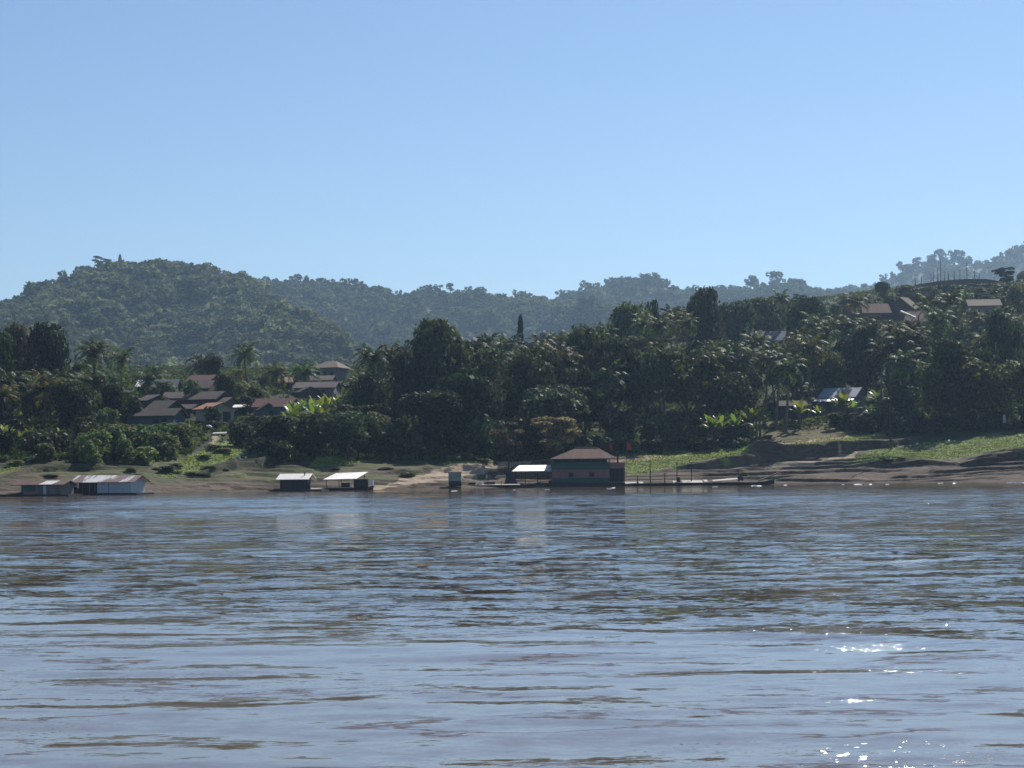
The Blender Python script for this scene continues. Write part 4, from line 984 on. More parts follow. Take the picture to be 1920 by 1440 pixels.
fm = MB(); r3 = random.Random(5)
for (xa, xb, y) in ((1398, 1424, 911.5), (1466, 1480, 910), (1582, 1592, 909), (1600, 1640, 908.5), (1652, 1664, 908.5), (1762, 1796, 906.5), (1888, 1925, 905.5), (1022, 1030, 918.5), (1132, 1146, 916.5), (1150, 1158, 915), (850, 856, 921), (962, 968, 919), (1336, 1342, 913)):
    t_, e_ = pix((xa + xb) / 2, y); Yf = -CAMH / e_
    for k in range(max(1, int((xb - xa) / 8))):
        xq = xa + (xb - xa) * r3.random(); X = float(pix(xq, y)[0]) * Yf; a_ = r3.uniform(.25, .7); b_ = r3.uniform(.3, .9); yy_ = Yf + r3.uniform(-.8, .8)
        fm.hexa([(X - a_, yy_ - b_, -.1), (X + a_, yy_ - b_ * .7, -.1), (X + a_, yy_ + b_, -.1), (X - a_, yy_ + b_ * .6, -.1), (X - a_ * .6, yy_ - b_ * .5, .1), (X + a_ * .6, yy_ - b_ * .4, .1), (X + a_ * .5, yy_ + b_ * .5, .12), (X - a_ * .6, yy_ + b_ * .4, .1)])
props(fm.build('foam', M_WHITE), 'white foam flecks along the far waterline', 'foam', None, 'stuff')

# ------------------------------------------------------------------ far wooded hills
HBASE = [crown(900 + i, 8, 64, 0.20, zb=0.1, lob=(0.16, 0.28), spread=0.32, inner=0.0)[:2] for i in range(8)]
CONIF = [crown(950 + i, 14, 64, 0.18, zb=0.05, shape='cone', lob=(0.12, 0.2), spread=0.3, inner=0.0)[:2] for i in range(2)]
M_HILL = paint('hill_ground', (0.06, 0.075, 0.03), 0.95, (0.10, 0.09, 0.05), 0.02, 0.7)
RIDGES = {}
def hill(name, label, crest, Yb, Yc, tree_h, n_trees, relief, seed, c0, c1, xr, zbase=20.0):
    cx = np.array([c[0] for c in crest], float); cy = np.array([c[1] for c in crest], float)
    T, E = pix(cx, cy); zc = CAMH + E * Yc - tree_h * 0.8
    def zf(t, s_):           # s_ 0 at the foot, 1 on the crest, beyond 1 the far side
        Y = Yb + (Yc - Yb) * s_; zt = np.interp(t, T, zc)
        pr = np.where(s_ < 1, 0.25 * s_ + 0.75 * sstep(0, 1, s_ ** 0.9), 1 - 0.8 * (s_ - 1))
        wgt = np.clip(4 * s_ * (1 - s_), 0, 1) ** 0.8 * (1 - sstep(0.55, 0.98, s_))
        X = t * Y
        rl = relief * (fbm(X / 130 + 0.35 * Y / 130, Y / 380, seed, 4, 0.45) - 0.5) * 2.4 + 0.25 * relief * (fbm(X / 40, Y / 60, seed + 5, 3) - 0.5)
        return zbase + (np.maximum(zt, zbase + 3) - zbase) * pr + rl * wgt * np.clip((zt - zbase) / 60, 0, 1)
    tx = np.arange(xr[0], xr[1] + 1, 6.0); tt, _ = pix(tx, np.full_like(tx, 600.0)); ss = np.concatenate([np.linspace(0, 1, 60), np.linspace(1.03, 2.0, 16)])
    A, S = np.meshgrid(tt, ss); Y = Yb + (Yc - Yb) * S; Z = zf(A, S)
    ii = np.arange(A.size).reshape(A.shape); q = np.stack([ii[:-1, :-1], ii[:-1, 1:], ii[1:, 1:], ii[1:, :-1]], -1).reshape(-1, 4)
    props(link(name, np_mesh(name, np.stack([A * Y, Y, Z], -1).reshape(-1, 3), q, M_HILL, smooth=True)), kind='structure')
    # forest mass on the hill
    r = np.random.default_rng(seed)
    s_ = r.random(n_trees) ** 0.8 * 1.03; t = tt[0] + (tt[-1] - tt[0]) * r.random(n_trees); Y = Yb + (Yc - Yb) * s_; Z = zf(t, s_); X = t * Y
    H = tree_h * np.clip(r.lognormal(-0.08, 0.38, n_trees), 0.4, 2.3)
    W = H * (0.95 + 0.6 * r.random(n_trees)); mixv = np.clip(fbm(X / 120, Y / 160, seed + 9, 3) * 1.8 - 0.4 + 0.35 * (r.random(n_trees) - 0.5), 0, 1)
    bare = fbm(X / 70, Y / 110, seed + 21, 3) > 0.66; H[bare] *= 0.35; W[bare] *= 0.7
    Vs, Qs, Cs = [], [], []; off = 0; kind = r.integers(0, len(HBASE) + 1, n_trees); ang = r.random(n_trees) * 6.283
    for i in range(n_trees):
        bv, bq = HBASE[kind[i]] if kind[i] < len(HBASE) else CONIF[i % 2]
        ca, sa = math.cos(ang[i]), math.sin(ang[i])
        v = np.empty_like(bv); v[:, 0] = (bv[:, 0] * ca - bv[:, 1] * sa) * W[i] + X[i]; v[:, 1] = (bv[:, 0] * sa + bv[:, 1] * ca) * W[i] + Y[i]; v[:, 2] = bv[:, 2] * H[i] + Z[i] - 0.12 * H[i]
        Vs.append(v); Qs.append(bq + off); off += len(bv)
        cc = (np.array(c0) * (1 - mixv[i]) + np.array(c1) * mixv[i]) * (0.7 + 0.6 * ((i * 0.618) % 1)); Cs.append(np.tile([*cc, 1.0], (len(bv), 1)))
    props(link(name.replace('hill', 'hill_forest') if name.startswith('hill') else name + '_forest', np_mesh('forest', np.concatenate(Vs), np.concatenate(Qs), M_HLEAF, {'tint': np.concatenate(Cs)})), label, 'forest', None, 'stuff')
    RIDGES[name] = (zf, Yb, Yc, T)
DG, LG = (0.040, 0.055, 0.028), (0.185, 0.205, 0.115)
hill('near_hill', 'bushy green forest covering the tall hill behind the village', [(-600, 640), (-200, 610), (0, 580), (60, 552), (110, 533), (160, 516), (210, 503), (270, 497), (330, 504), (400, 515), (450, 524), (490, 545), (530, 578), (570, 610), (610, 640), (660, 678), (720, 715), (800, 745)],
     1150, 1900, 7.5, 13500, 55, 3, DG, LG, (-620, 800))
hill('middle_hill', 'hazy blue green forest covering the long middle ridge', [(250, 560), (380, 530), (430, 524), (500, 532), (560, 533), (620, 540), (680, 541), (720, 552), (750, 556), (790, 549), (850, 544), (900, 549), (950, 564), (980, 562), (1030, 566), (1080, 572), (1160, 588), (1300, 620), (1400, 640)],
     1900, 2600, 8.5, 8500, 60, 5, (0.035, 0.052, 0.022), (0.12, 0.14, 0.07), (240, 1420))
hill('round_hill', 'hazy forest covering the low rounded hill in the distance', [(820, 600), (920, 575), (1000, 568), (1040, 563), (1080, 549), (1120, 534), (1170, 524), (1230, 526), (1270, 539), (1330, 544), (1380, 543), (1420, 539), (1460, 534), (1510, 538), (1560, 549), (1620, 560), (1720, 590), (1800, 610)],
     2200, 3000, 9, 7000, 50, 8, (0.04, 0.06, 0.025), (0.075, 0.10, 0.04), (800, 1820))
hill('far_hill', 'pale hazy forest covering the high ridge at the picture edge', [(1380, 600), (1480, 566), (1540, 550), (1600, 539), (1650, 529), (1690, 510), (1740, 494), (1790, 489), (1840, 496), (1870, 484), (1920, 459), (1980, 434), (2050, 425), (2300, 430), (2600, 450)],
     2700, 3600, 10, 5500, 50, 11, (0.045, 0.065, 0.028), (0.085, 0.11, 0.045), (1370, 2620))

# trees that stand clear on the skylines
def ridge_tree(hn, x, H, W, kind='ridge', name='ridge_tree', s_=0.985):
    zf, Yb, Yc, T = RIDGES[hn]; t = float(pix(x, 550.0)[0]); Y = Yb + (Yc - Yb) * s_; z = float(zf(np.array([t]), np.array([s_]))[0])
    root = link(name, None, None, (t * Y, Y, z - 0.5)); cm, tm = random.choice(VAR[kind])
    a = random.uniform(0, 6.28)
    for nm, me in (('trunk', tm), ('crown', cm)):
        q = link(nm, me, root); q.scale = (W, W, H); q.rotation_euler = (0, 0, a)
        if nm == 'crown': q.color = leafcol((0.045, 0.062, 0.026))
    return reg(root, name, t * Y, Y, z, z + H, W, 'dark green')
def px2m(hn, p): return p * RIDGES[hn][2] / F
RID = {'near_hill': [(60, 10), (75, 8), (120, 14), (128, 10), (155, 12), (262, 10), (297, 20), (332, 24), (360, 20), (395, 20), (424, 20), (440, 14), (318, 16)],
       'middle_hill': [(452, 22), (476, 14), (505, 22), (520, 16), (552, 26), (568, 22), (585, 18), (601, 24), (618, 18), (634, 22), (652, 24), (668, 22), (684, 18), (700, 16), (726, 22), (747, 20), (772, 14), (790, 18), (799, 20), (820, 18), (845, 20), (880, 20), (905, 16), (930, 14), (950, 14), (970, 26), (983, 18)],
       'round_hill': [(1060, 10), (1085, 10), (1110, 12), (1140, 14), (1165, 14), (1188, 14), (1206, 20), (1232, 20), (1250, 18), (1290, 10), (1310, 12), (1345, 10), (1372, 14), (1405, 24), (1416, 28), (1432, 16), (1456, 26), (1475, 22), (1490, 18), (1503, 16)],
       'far_hill': [(1575, 12), (1592, 10), (1655, 20), (1676, 16), (1694, 26), (1722, 26), (1744, 24), (1762, 32), (1789, 34), (1802, 26), (1818, 18), (1836, 14), (1877, 16), (1890, 14), (1910, 12)]}
for hn, L in RID.items():
    for x, p in L:
        H = px2m(hn, p * random.uniform(1.05, 1.35) * (0.85 if hn == 'far_hill' else 1)); ridge_tree(hn, x + random.uniform(-3, 3), H, H * random.uniform(0.75, 1.3))
def top_h(hn, x, y, s_):
    zf, Yb, Yc, T = RIDGES[hn]; t = float(pix(x, 550.0)[0]); Y = Yb + (Yc - Yb) * s_
    return at(x, y, Y)[2] - float(zf(np.array([t]), np.array([s_]))[0])
ridge_tree('near_hill', 192, top_h('near_hill', 192, 478, .97), px2m('near_hill', 40), 'layered', 'spreading_ridge_tree', .97)
# narrow tower on the hill top
zf, Yb, Yc, T = RIDGES['near_hill']; t = float(pix(225, 490.0)[0]); Yh_ = Yb + (Yc - Yb) * 0.955; zt = at(225, 476, Yh_)[2]; zb = float(zf(np.array([t]), np.array([.955]))[0])
mpx = Yh_ / F; root = props(link('hilltop_tower', None, None, (t * Yh_, Yh_, zb)), 'narrow dark tower rising beside the spreading tree on the hilltop', 'tower')
Hh = zt - zb; W_T = paint('weathered_stone', (0.085, 0.07, 0.07), 0.9, (0.05, 0.045, 0.045), 0.3, 0.8)
mb = MB(); prof = [(0, 6.5), (.25, 6.2), (.3, 5.2), (.6, 4.6), (.63, 4.0), (.82, 3.2), (.93, 2.2)]
mb.tube([(0, 0, Hh * k) for k, _w in prof], [w_ * mpx * .92 for _k, w_ in prof], 8); mb.build('body', W_T, root)
mb = MB(); mb.tube([(0, 0, Hh * .93), (0, 0, Hh * 1.0)], [2.0 * mpx, .6 * mpx], 8); mb.build('spire', W_T, root)
mb = MB(); mb.box(1.4 * mpx, 3.0 * mpx, -5.6 * mpx, -5.0 * mpx, Hh * .62, Hh * .78); mb.build('pink_highlight', T_PINK, root)  # pink block painted in as the highlight on the tower face

# ------------------------------------------------------------------ plants of the bank and the village slope
ENV = [(-200, 600), (0, 606), (50, 604), (95, 622), (120, 640), (128, 688), (150, 690), (240, 700), (262, 706), (330, 704), (352, 692), (366, 676), (420, 680), (440, 692), (470, 692), (520, 682), (580, 684), (600, 676), (660, 682), (685, 690), (750, 686), (770, 655), (795, 622), (830, 610), (860, 622), (880, 642), (930, 646), (985, 634), (1040, 632), (1085, 612), (1130, 594), (1180, 578), (1240, 570), (1290, 562), (1310, 550), (1345, 560), (1400, 560), (1430, 556), (1480, 548), (1530, 548), (1570, 552), (1620, 542), (1660, 536), (1715, 538), (1760, 534), (1850, 532), (1885, 512), (1905, 505), (1960, 500), (2200, 490)]
EX, EY = np.array([e[0] for e in ENV], float), np.array([e[1] for e in ENV], float)
env = lambda x: float(np.interp(x, EX, EY))
FB = [(-300, 862), (0, 858), (120, 872), (240, 866), (300, 858), (345, 846), (400, 812), (440, 826), (480, 842), (540, 862), (600, 858), (700, 862), (820, 862), (900, 866), (960, 862), (1040, 852), (1160, 842), (1300, 836), (1390, 830), (1420, 800), (1560, 795), (1640, 805), (1720, 806), (1820, 798), (1920, 792), (2200, 780)]
FBX = np.array([a for a, b in FB], float); FBY = np.array([b for a, b in FB], float)
forest_edge = lambda x: float(np.interp(x, FBX, FBY))
PLACED = []
OLIVE_LIT = (0.23, 0.19, 0.115); WORD[OLIVE_LIT] = 'olive'
REED = (0.15, 0.19, 0.085); WORD[REED] = 'pale grey green'
def room(X, Y, r):
    return all((X - a) ** 2 + (Y - b) ** 2 > (r + c) ** 2 * 0.36 for a, b, c in PLACED)
def fit_top(x, Y, W, H, zb, jitter=26):
    """keep the crown under the skyline of the near wood and out of the gaps where a building shows"""
    top = 1e9
    wpx = W * F / Y * 0.5
    lim = max(env(x), env(x - wpx * .5), env(x + wpx * .5)) + random.uniform(0, jitter)
    zt = at(x, lim, Y)[2]; H = min(H, zt - zb)
    for (a, b, c, d, Yk) in KEEP:
        if Y < Yk + 4 and x + wpx * .9 > a and x - wpx * .9 < b:
            H = min(H, at(x, d - random.uniform(0, 5), Y)[2] - zb)
    return H
def T(x, d, top, wpx, kind='round', c=DARK, name='broadleaf_tree'):
    """tree at photo column x, d metres behind the waterline, reaching photo row top, crown wpx photo pixels wide"""
    Y = float(yw(pix(x, 850.0)[0])) + d; X, _ = spot(x, Y); zb = gz(X, Y); H = at(x, top, Y)[2] - zb; W = wpx * Y / F * 1.05
    PLACED.append((X, Y, W * .5)); return tree(x, Y, H, W, kind, c, name)

# trees one can tell apart in the photograph
T(822, 62, 606, 140, 'dome', DARK); T(775, 56, 660, 90, 'round', DARK); T(872, 66, 650, 70, 'tall', DARK)
T(88, 96, 610, 84, 'dome', DARK); T(35, 105, 612, 70, 'round', BROWN); T(8, 100, 628, 60, 'round', MIDG)
T(985, 52, 668, 120, 'dome', DARK); T(1020, 58, 660, 90, 'round', DARK)
T(1105, 72, 616, 110, 'round', DARK); T(1150, 54, 634, 130, 'spread', DARK); T(1215, 50, 660, 100, 'round', DARK); T(1290, 52, 652, 150, 'spread', DARK); T(1060, 54, 690, 90, 'round', DARK)
T(1322, 165, 546, 84, 'dome', DARK); T(1515, 210, 562, 90, 'dome', DARK); T(1618, 112, 622, 100, 'dome', DARK); T(1572, 120, 668, 70, 'round', DARK)
T(1760, 60, 684, 110, 'round', MIDG); T(1850, 58, 672, 130, 'round', MIDG); T(1700, 62, 716, 90, 'round', DARK); T(1810, 55, 712, 90, 'round', DARK); T(1980, 60, 690, 120, 'round', DARK); T(2060, 60, 690, 120, 'round', DARK); T(1925, 57, 680, 120, 'round', MIDG); T(1800, 60, 640, 110, 'round', DARK); T(1890, 75, 590, 80, 'round', DARK)
T(1893, 420, 500, 46, 'spread', DARK); T(1910, 330, 530, 60, 'round', DARK); T(1660, 380, 530, 36, 'round', DARK); T(1700, 360, 534, 46, 'round', DARK)
T(1225, 190, 566, 34, 'round', DARK); T(1190, 150, 574, 90, 'round', MIDG); T(1380, 230, 566, 90, 'round', MIDG); T(1440, 260, 562, 100, 'round', MIDG)
T(978, 190, 598, 22, 'cypress', DARK, 'pointed_tree'); T(398, 190, 668, 40, 'round', DARK); T(425, 130, 702, 48, 'round', DARK); T(468, 105, 742, 44, 'round', DARK); T(480, 118, 724, 44, 'round', MIDG)
T(398, 74, 762, 44, 'small', MIDG); T(455, 62, 792, 60, 'small', DARK); T(700, 70, 712, 80, 'tall', DARK); T(640, 66, 760, 90, 'small', DARK); T(720, 50, 752, 100, 'spread', MIDG)
T(310, 150, 715, 50, 'small', OLIVE); T(360, 128, 712, 36, 'small', PALE); T(300, 128, 742, 40, 'small', MIDG); T(240, 86, 735, 60, 'small', DARK); T(205, 80, 720, 70, 'round', DARK)
T(1042, 21, 776, 108, 'layered', OLIVE_LIT, 'olive_tree'); T(953, 20, 788, 76, 'layered', BROWN, 'bare_tree')
T(1262, 44, 772, 50, 'small', MIDG)
# coconut palms, crown centres read off the photograph: x, y, metres behind the waterline
PALMS = [(175, 658, 150), (228, 672, 140), (45, 692, 95), (105, 716, 85), (140, 694, 120), (62, 702, 110), (20, 716, 80), (125, 735, 75), (165, 715, 90), (378, 682, 200), (459, 661, 190), (700, 672, 82), (735, 664, 84), (672, 722, 90), (572, 700, 180), (520, 698, 190),
         (886, 655, 88), (915, 642, 130), (950, 650, 110), (1016, 644, 120), (1048, 640, 130), (930, 672, 84), (870, 696, 60), (1205, 604, 130), (1240, 610, 120), (1272, 598, 150), (1262, 590, 170), (1140, 706, 45), (1052, 676, 60),
         (1350, 678, 62), (1372, 668, 66), (1400, 672, 62), (1440, 668, 66), (1462, 676, 60), (1468, 560, 240), (1500, 640, 110), (1530, 612, 120), (1552, 618, 110), (1590, 612, 130), (1608, 568, 190), (1635, 620, 110), (1678, 618, 80), (1690, 640, 74), (1655, 660, 70),
         (1745, 572, 150), (1788, 562, 145), (1762, 600, 100), (1880, 606, 110), (1850, 640, 85), (1720, 630, 80), (1700, 676, 60), (1480, 690, 55), (1520, 650, 80), (1235, 655, 70), (1290, 610, 130), (280, 708, 150), (85, 728, 70), (5, 740, 70), (760, 720, 62), (1000, 662, 85), (1130, 640, 80), (1420, 640, 100)]
for x, y, d in PALMS:
    Y = float(yw(pix(x, 850.0)[0])) + d; palm(x, y + random.uniform(-3, 3), Y, random.uniform(.88, 1.2), random.choice([(0.05, 0.066, 0.026), (0.06, 0.078, 0.03), (0.075, 0.085, 0.035)]))
# bananas: x, photo row of the leaf centre, metres behind the waterline
for x, y, d in [(1345, 758, 42), (1360, 735, 46), (1372, 745, 43), (1388, 742, 45), (1405, 748, 44), (1418, 740, 46), (1335, 790, 36), (1350, 785, 37), (1398, 730, 50), (1328, 770, 42), (1425, 752, 47), (1380, 775, 40),
                (1573, 758, 72), (1582, 752, 73), (1600, 762, 71), (1534, 770, 70), (1630, 768, 71), (1649, 745, 80),
                (560, 766, 66), (572, 762, 70), (585, 752, 74), (600, 748, 76), (612, 744, 80), (622, 738, 84), (632, 742, 80), (548, 772, 62), (590, 774, 64), (606, 768, 66), (640, 752, 74), (505, 792, 56), (516, 798, 52), (528, 792, 54), (655, 748, 76), (540, 786, 56),
                (20, 812, 48), (38, 818, 46), (56, 812, 50), (76, 820, 46), (95, 816, 48), (8, 806, 54), (112, 812, 50),
                (905, 758, 42), (916, 768, 40), (760, 778, 44), (870, 668, 72), (1180, 745, 46), (1240, 742, 46), (1140, 758, 44), (800, 770, 46), (1215, 766, 42), (1500, 700, 58)]:
    Y = float(yw(pix(x, 850.0)[0])) + d; X, _ = spot(x, Y); zb = gz(X, Y); zc_ = at(x, y, Y)[2]
    banana(x, Y, min(1.5, max(.62, (zc_ - zb) / 3.2)), (0.10, 0.135, 0.035) if 1320 < x < 1660 or 540 < x < 640 else (0.085, 0.115, 0.035))

dY = lambda x, d: float(yw(pix(x, 850.0)[0])) + d
KEEP += [(1318, 1432, 728, 822, dY(1375, 36)), (545, 652, 738, 776, dY(600, 60)), (1000, 1092, 778, 846, dY(1042, 24)), (150, 255, 640, 690, dY(200, 130)), (430, 490, 640, 690, dY(460, 185)), (672, 765, 645, 705, dY(715, 78))]
# the rest of the wood
def fill(n, drange, H, W, kinds, cols, gap, xr=(-180, 2100), name='broadleaf_tree', minH=4.5, edge=True, skip=()):
    made = 0; tries = 0
    while made < n and tries < n * 40:
        tries += 1; x = random.uniform(*xr)
        d = drange[0] + (drange[1] - drange[0]) * random.random() ** 1.25; Y = float(yw(pix(x, 850.0)[0])) + d
        if any(a < x < b and lo < d < hi for a, b, lo, hi in skip): continue
        X, _ = spot(x, Y); zb = gz(X, Y); _px, yb_ = proj(X, Y, zb)
        if edge and yb_ > forest_edge(x) + random.uniform(-4, 3): continue
        w_ = random.uniform(*W); h_ = random.uniform(*H)
        if not room(X, Y, w_ * gap): continue
        h2 = fit_top(x, Y, w_, h_, zb)
        if h2 < minH: continue
        if h2 < h_ * .75: w_ = max(3.5, w_ * (0.35 + 0.65 * h2 / h_))
        kd = random.choice(kinds)
        if h2 < 7: kd = 'small'
        inside = any(abs(X - o_.location.x) < 9 and abs(Y - o_.location.y) < 8 for o_ in HOUSES)
        if inside: continue
        PLACED.append((X, Y, w_ * .5)); c = random.choice(cols)
        tree(x, Y, h2, w_, kd, c, name); made += 1
    return made
HOUSES = [o_ for o_ in bpy.data.objects if o_.get('category') in ('house', 'shed')]
CENTER = [(1000, 1500)]
n1_ = fill(60, (36, 120), (11, 20), (11, 17), ['round', 'tall', 'round', 'spread'], [DARK, DARK, DARK, MIDG], .5, (660, 1720), skip=[(1380, 1700, 0, 98), (1650, 2100, 0, 54)])
nx_ = fill(14, (30, 60), (7, 12), (8, 12), ['round', 'small'], [DARK, DARK, MIDG], .5, (500, 720), skip=[])
n2_ = fill(60, (60, 200), (8, 15), (7, 11), ['round', 'tall', 'small'], [DARK, DARK, MIDG, MIDG, PALE, OLIVE], .6, (-180, 700))
n3_ = fill(135, (100, 330), (8, 16), (7, 13), ['round', 'tall', 'spread', 'small'], [DARK, MIDG, MIDG, PALE, OLIVE], .55, (900, 2100))
n4_ = fill(90, (280, 640), (6, 12), (8, 14), ['round', 'spread'], [MIDG, DARK], .55, (850, 2100))
n5_ = fill(40, (30, 60), (5, 9), (5, 8), ['small'], [DARK, DARK, MIDG], .6, (560, 2050), minH=3, skip=[(1380, 1720, 0, 98), (1650, 2100, 0, 52)])
n6_ = fill(25, (160, 420), (7, 11), (7, 11), ['round', 'small'], [MIDG, DARK, PALE], .55, (-100, 900))

def fbush(n, xr, drange, H, W, cols, gap=.5, kind='bush', name='bush', edge=12):
    made = tries = 0
    while made < n and tries < n * 40:
        tries += 1; x = random.uniform(*xr); d = random.uniform(*drange); Y = float(yw(pix(x, 850.0)[0])) + d
        X, _ = spot(x, Y); zb = gz(X, Y); _p, yb_ = proj(X, Y, zb)
        if edge is not None and yb_ > forest_edge(x) + edge: continue
        w_ = random.uniform(*W); h_ = random.uniform(*H)
        if not room(X, Y, w_ * gap): continue
        h_ = fit_top(x, Y, w_, h_, zb)
        if h_ < .8: continue
        PLACED.append((X, Y, w_ * .4)); bush(x, Y, h_, w_, random.choice(cols), kind, name); made += 1
    return made
for i in range(16):
    x = 1708 + i * 11.5 + random.uniform(-4, 4); X, Y = spot(x, 788.0); zb = gz(X, Y); tp = at(x, np.interp(x, [1708, 1760, 1810, 1880], [537, 531, 528, 530]) + random.uniform(0, 4), Y)[2]
    bush(x, Y, max(2.5, tp - zb), random.uniform(5, 9), random.choice([MIDG, PALE, DARK]))
# pale feathery scrub below the village
fbush(40, (150, 350), (22, 75), (3, 6.5), (4, 7.5), [REED, REED, PALE, MIDG], .4, 'reed', 'feathery_shrub', 10)
fbush(26, (-150, 160), (28, 80), (2.5, 5), (4, 6), [MIDG, DARK, PALE], .45, 'bush')
fbush(44, (400, 720), (26, 85), (2.5, 5), (3.5, 6), [MIDG, DARK, DARK], .45)
fbush(36, (700, 1400), (32, 55), (2, 5), (3.5, 6.5), [DARK, DARK, MIDG], .45)
fbush(40, (1560, 2050), (34, 62), (2.5, 5), (3.5, 6), [DARK, DARK, MIDG], .45)
fbush(40, (300, 2050), (85, 320), (2.5, 5), (4, 8), [MIDG, PALE, DARK], .5)
# low shrubs on the open bank
for x, y, h_, w_, c in [(870, 866, 1.6, 5, PALE), (888, 868, 1.3, 4, PALE), (850, 870, 1.4, 3.5, PALE), (905, 872, 1.0, 4, PALE), (765, 894, .9, 4, OLIVE), (690, 820, 2.2, 2.6, PALE), (735, 815, 1.4, 2.4, PALE), (690, 852, 1.6, 4, MIDG), (556, 846, 1.4, 2.6, PALE), (590, 846, 1.5, 3.4, PALE), (600, 858, 1.0, 3, PALE),
                        (400, 845, 1.0, 4, PALE), (420, 852, 1.0, 5, PALE), (380, 862, .9, 4, PALE), (310, 886, 1.2, 4, MIDG), (330, 878, 1.0, 3, PALE), (1020, 858, 1.2, 5, PALE), (1660, 872, .8, 4, PALE), (1690, 868, .8, 3, PALE), (1395, 892, .9, 2.4, PALE), (1380, 842, .8, 2.2, MIDG), (1310, 846, .7, 2.5, PALE), (60, 872, 1.2, 4, PALE), (30, 876, 1.2, 4, PALE), (1440, 826, .9, 3, OLIVE), (1480, 796, .8, 3, OLIVE), (1520, 800, .7, 3, OLIVE), (1640, 806, .6, 3, OLIVE)]:
    bush(x, find_Y(x, y), h_, w_, c, 'bush', 'low_shrub')

r4 = random.Random(12)
for i in range(16):
    x = r4.uniform(-30, 730) if i < 16 else 0; y = r4.uniform(872, 894)
    bush(x, find_Y(x, y), r4.uniform(.35, .7), r4.uniform(2.2, 4.6), r4.choice([PALE, PALE, OLIVE]), 'reed', 'low_shrub')

# ------------------------------------------------------------------ drop plants that nothing of would show
GW, GH = 510, 360
zbuf = np.full((GH, GW), 1e9)
for (a, b, c, d, Yk) in KEEP: pass
drop = []
for p in sorted([p for p in PLANTS if p['Y'] < 1100], key=lambda p: p['Y']):
    cx, cy = (p['x'] + 60) / 4, (p['yt'] * .58 + p['yb'] * .42) / 4 if p['kind'] != 'coconut_palm' else p['yt'] / 4 + 7
    rx, ry = max(.8, p['w'] / 8 * .85), max(.8, (p['yb'] - p['yt']) / 8 * .9) if p['kind'] != 'coconut_palm' else 8
    x0, x1, y0, y1 = int(max(0, cx - rx)), int(min(GW, cx + rx + 1)), int(max(0, cy - ry)), int(min(GH, cy + ry + 1))
    if x1 <= x0 or y1 <= y0: drop.append(p); continue
    yy, xx = np.mgrid[y0:y1, x0:x1]; mk = ((xx + .5 - cx) / rx) ** 2 + ((yy + .5 - cy) / ry) ** 2 <= 1
    tot = max(1, mk.sum()); vis = (mk & (zbuf[y0:y1, x0:x1] > p['Y'])).sum() / tot
    if vis < 0.05: drop.append(p); continue
    p['vis'] = vis
    zb_ = zbuf[y0:y1, x0:x1]; core = ((xx + .5 - cx) / rx) ** 2 + ((yy + .5 - cy) / ry) ** 2 <= (.8 if p['kind'] != 'coconut_palm' else .15); zb_[core] = np.minimum(zb_[core], p['Y'])
for p in drop:
    for ch in list(p['o'].children): bpy.data.objects.remove(ch)
    bpy.data.objects.remove(p['o']); PLANTS.remove(p)
print('plants', len(PLANTS), 'dropped', len(drop), [n1_, n2_, n3_, n4_, n5_, n6_])

# ------------------------------------------------------------------ ground cover nobody could count
r = np.random.default_rng(31)
sel = np.where((mg > .5) | ((mdry > .5) & (r.random(mg.shape) < .25)))
area = (TT[sel[0], np.minimum(sel[1] + 1, nc - 1)] - TT[sel]) * YY[sel] * 0.25
pk = r.choice(len(sel[0]), 42000, p=np.clip(area, 1e-6, None) / np.clip(area, 1e-6, None).sum())
P = np.stack([TT[sel][pk] * YY[sel][pk] + r.normal(size=len(pk)) * .35, YY[sel][pk] + r.normal(size=len(pk)) * .25, ZZ[sel][pk] + .06], -1)
N = r.normal(size=P.shape) * [1, 1, .35]; N /= np.linalg.norm(N, axis=1, keepdims=True)
V, Q = leaf_quads(P, N, .19 * (.5 + r.random(len(P))), r)
cc = np.array([0.165, 0.205, 0.065]) * (0.6 + .8 * r.random((len(P), 1))); isdry = (mdry[sel][pk] > .5)[:, None]; cc = np.where(isdry, np.array([.20, .17, .08]) * (.6 + .6 * r.random((len(P), 1))), cc)
props(link('grass', np_mesh('grass', V, Q, M_GRASS, {'tint': np.repeat(np.concatenate([cc, np.ones((len(cc), 1))], 1), 4, 0)})), 'short bright grass on the river bank terraces', 'grass', None, 'stuff')
n_u = 22000
x_ = r.uniform(-250, 2170, n_u); d_ = 30 + 600 * r.random(n_u) ** 1.6; t_ = pix(x_, np.full(n_u, 840.0))[0]; Y_ = yw(t_) + d_; X_u = t_ * Y_; z_ = ground_z(t_, Y_)
pxu, pyu = proj(X_u, Y_, z_); ok = pyu < np.interp(pxu, FBX, FBY) + 8
for (a, b, c, d, Yk) in KEEP: ok &= ~((pxu > a - 4) & (pxu < b + 4) & (Y_ < Yk + 3) & (pyu - 8 < d))
X_u, Y_, z_ = X_u[ok], Y_[ok], z_[ok]; k_ = 9
Pc = np.repeat(np.stack([X_u, Y_, z_], -1), k_, 0); Dn = r.normal(size=Pc.shape); Dn[:, 2] = np.abs(Dn[:, 2]); Dn /= np.linalg.norm(Dn, axis=1, keepdims=True)
Pu = Pc + Dn * np.array([1.1, 1.1, .8]) * r.uniform(.6, 1.2, (len(Pc), 1)); Nn = Dn + .6 * r.normal(size=Dn.shape); Nn /= np.linalg.norm(Nn, axis=1, keepdims=True)
V, Q = leaf_quads(Pu, Nn, .62 * (.6 + .8 * r.random(len(Pu))), r)
cu = np.repeat((np.array([[.045, .065, .022]]) + np.array([[.05, .06, .015]]) * r.random((len(X_u), 1))), k_ * 4, 0)
props(link('undergrowth', np_mesh('undergrowth', V, Q, M_HLEAF, {'tint': np.concatenate([cu, np.ones((len(cu), 1))], 1)})), 'tangled undergrowth covering the wooded slope', 'undergrowth', None, 'stuff')

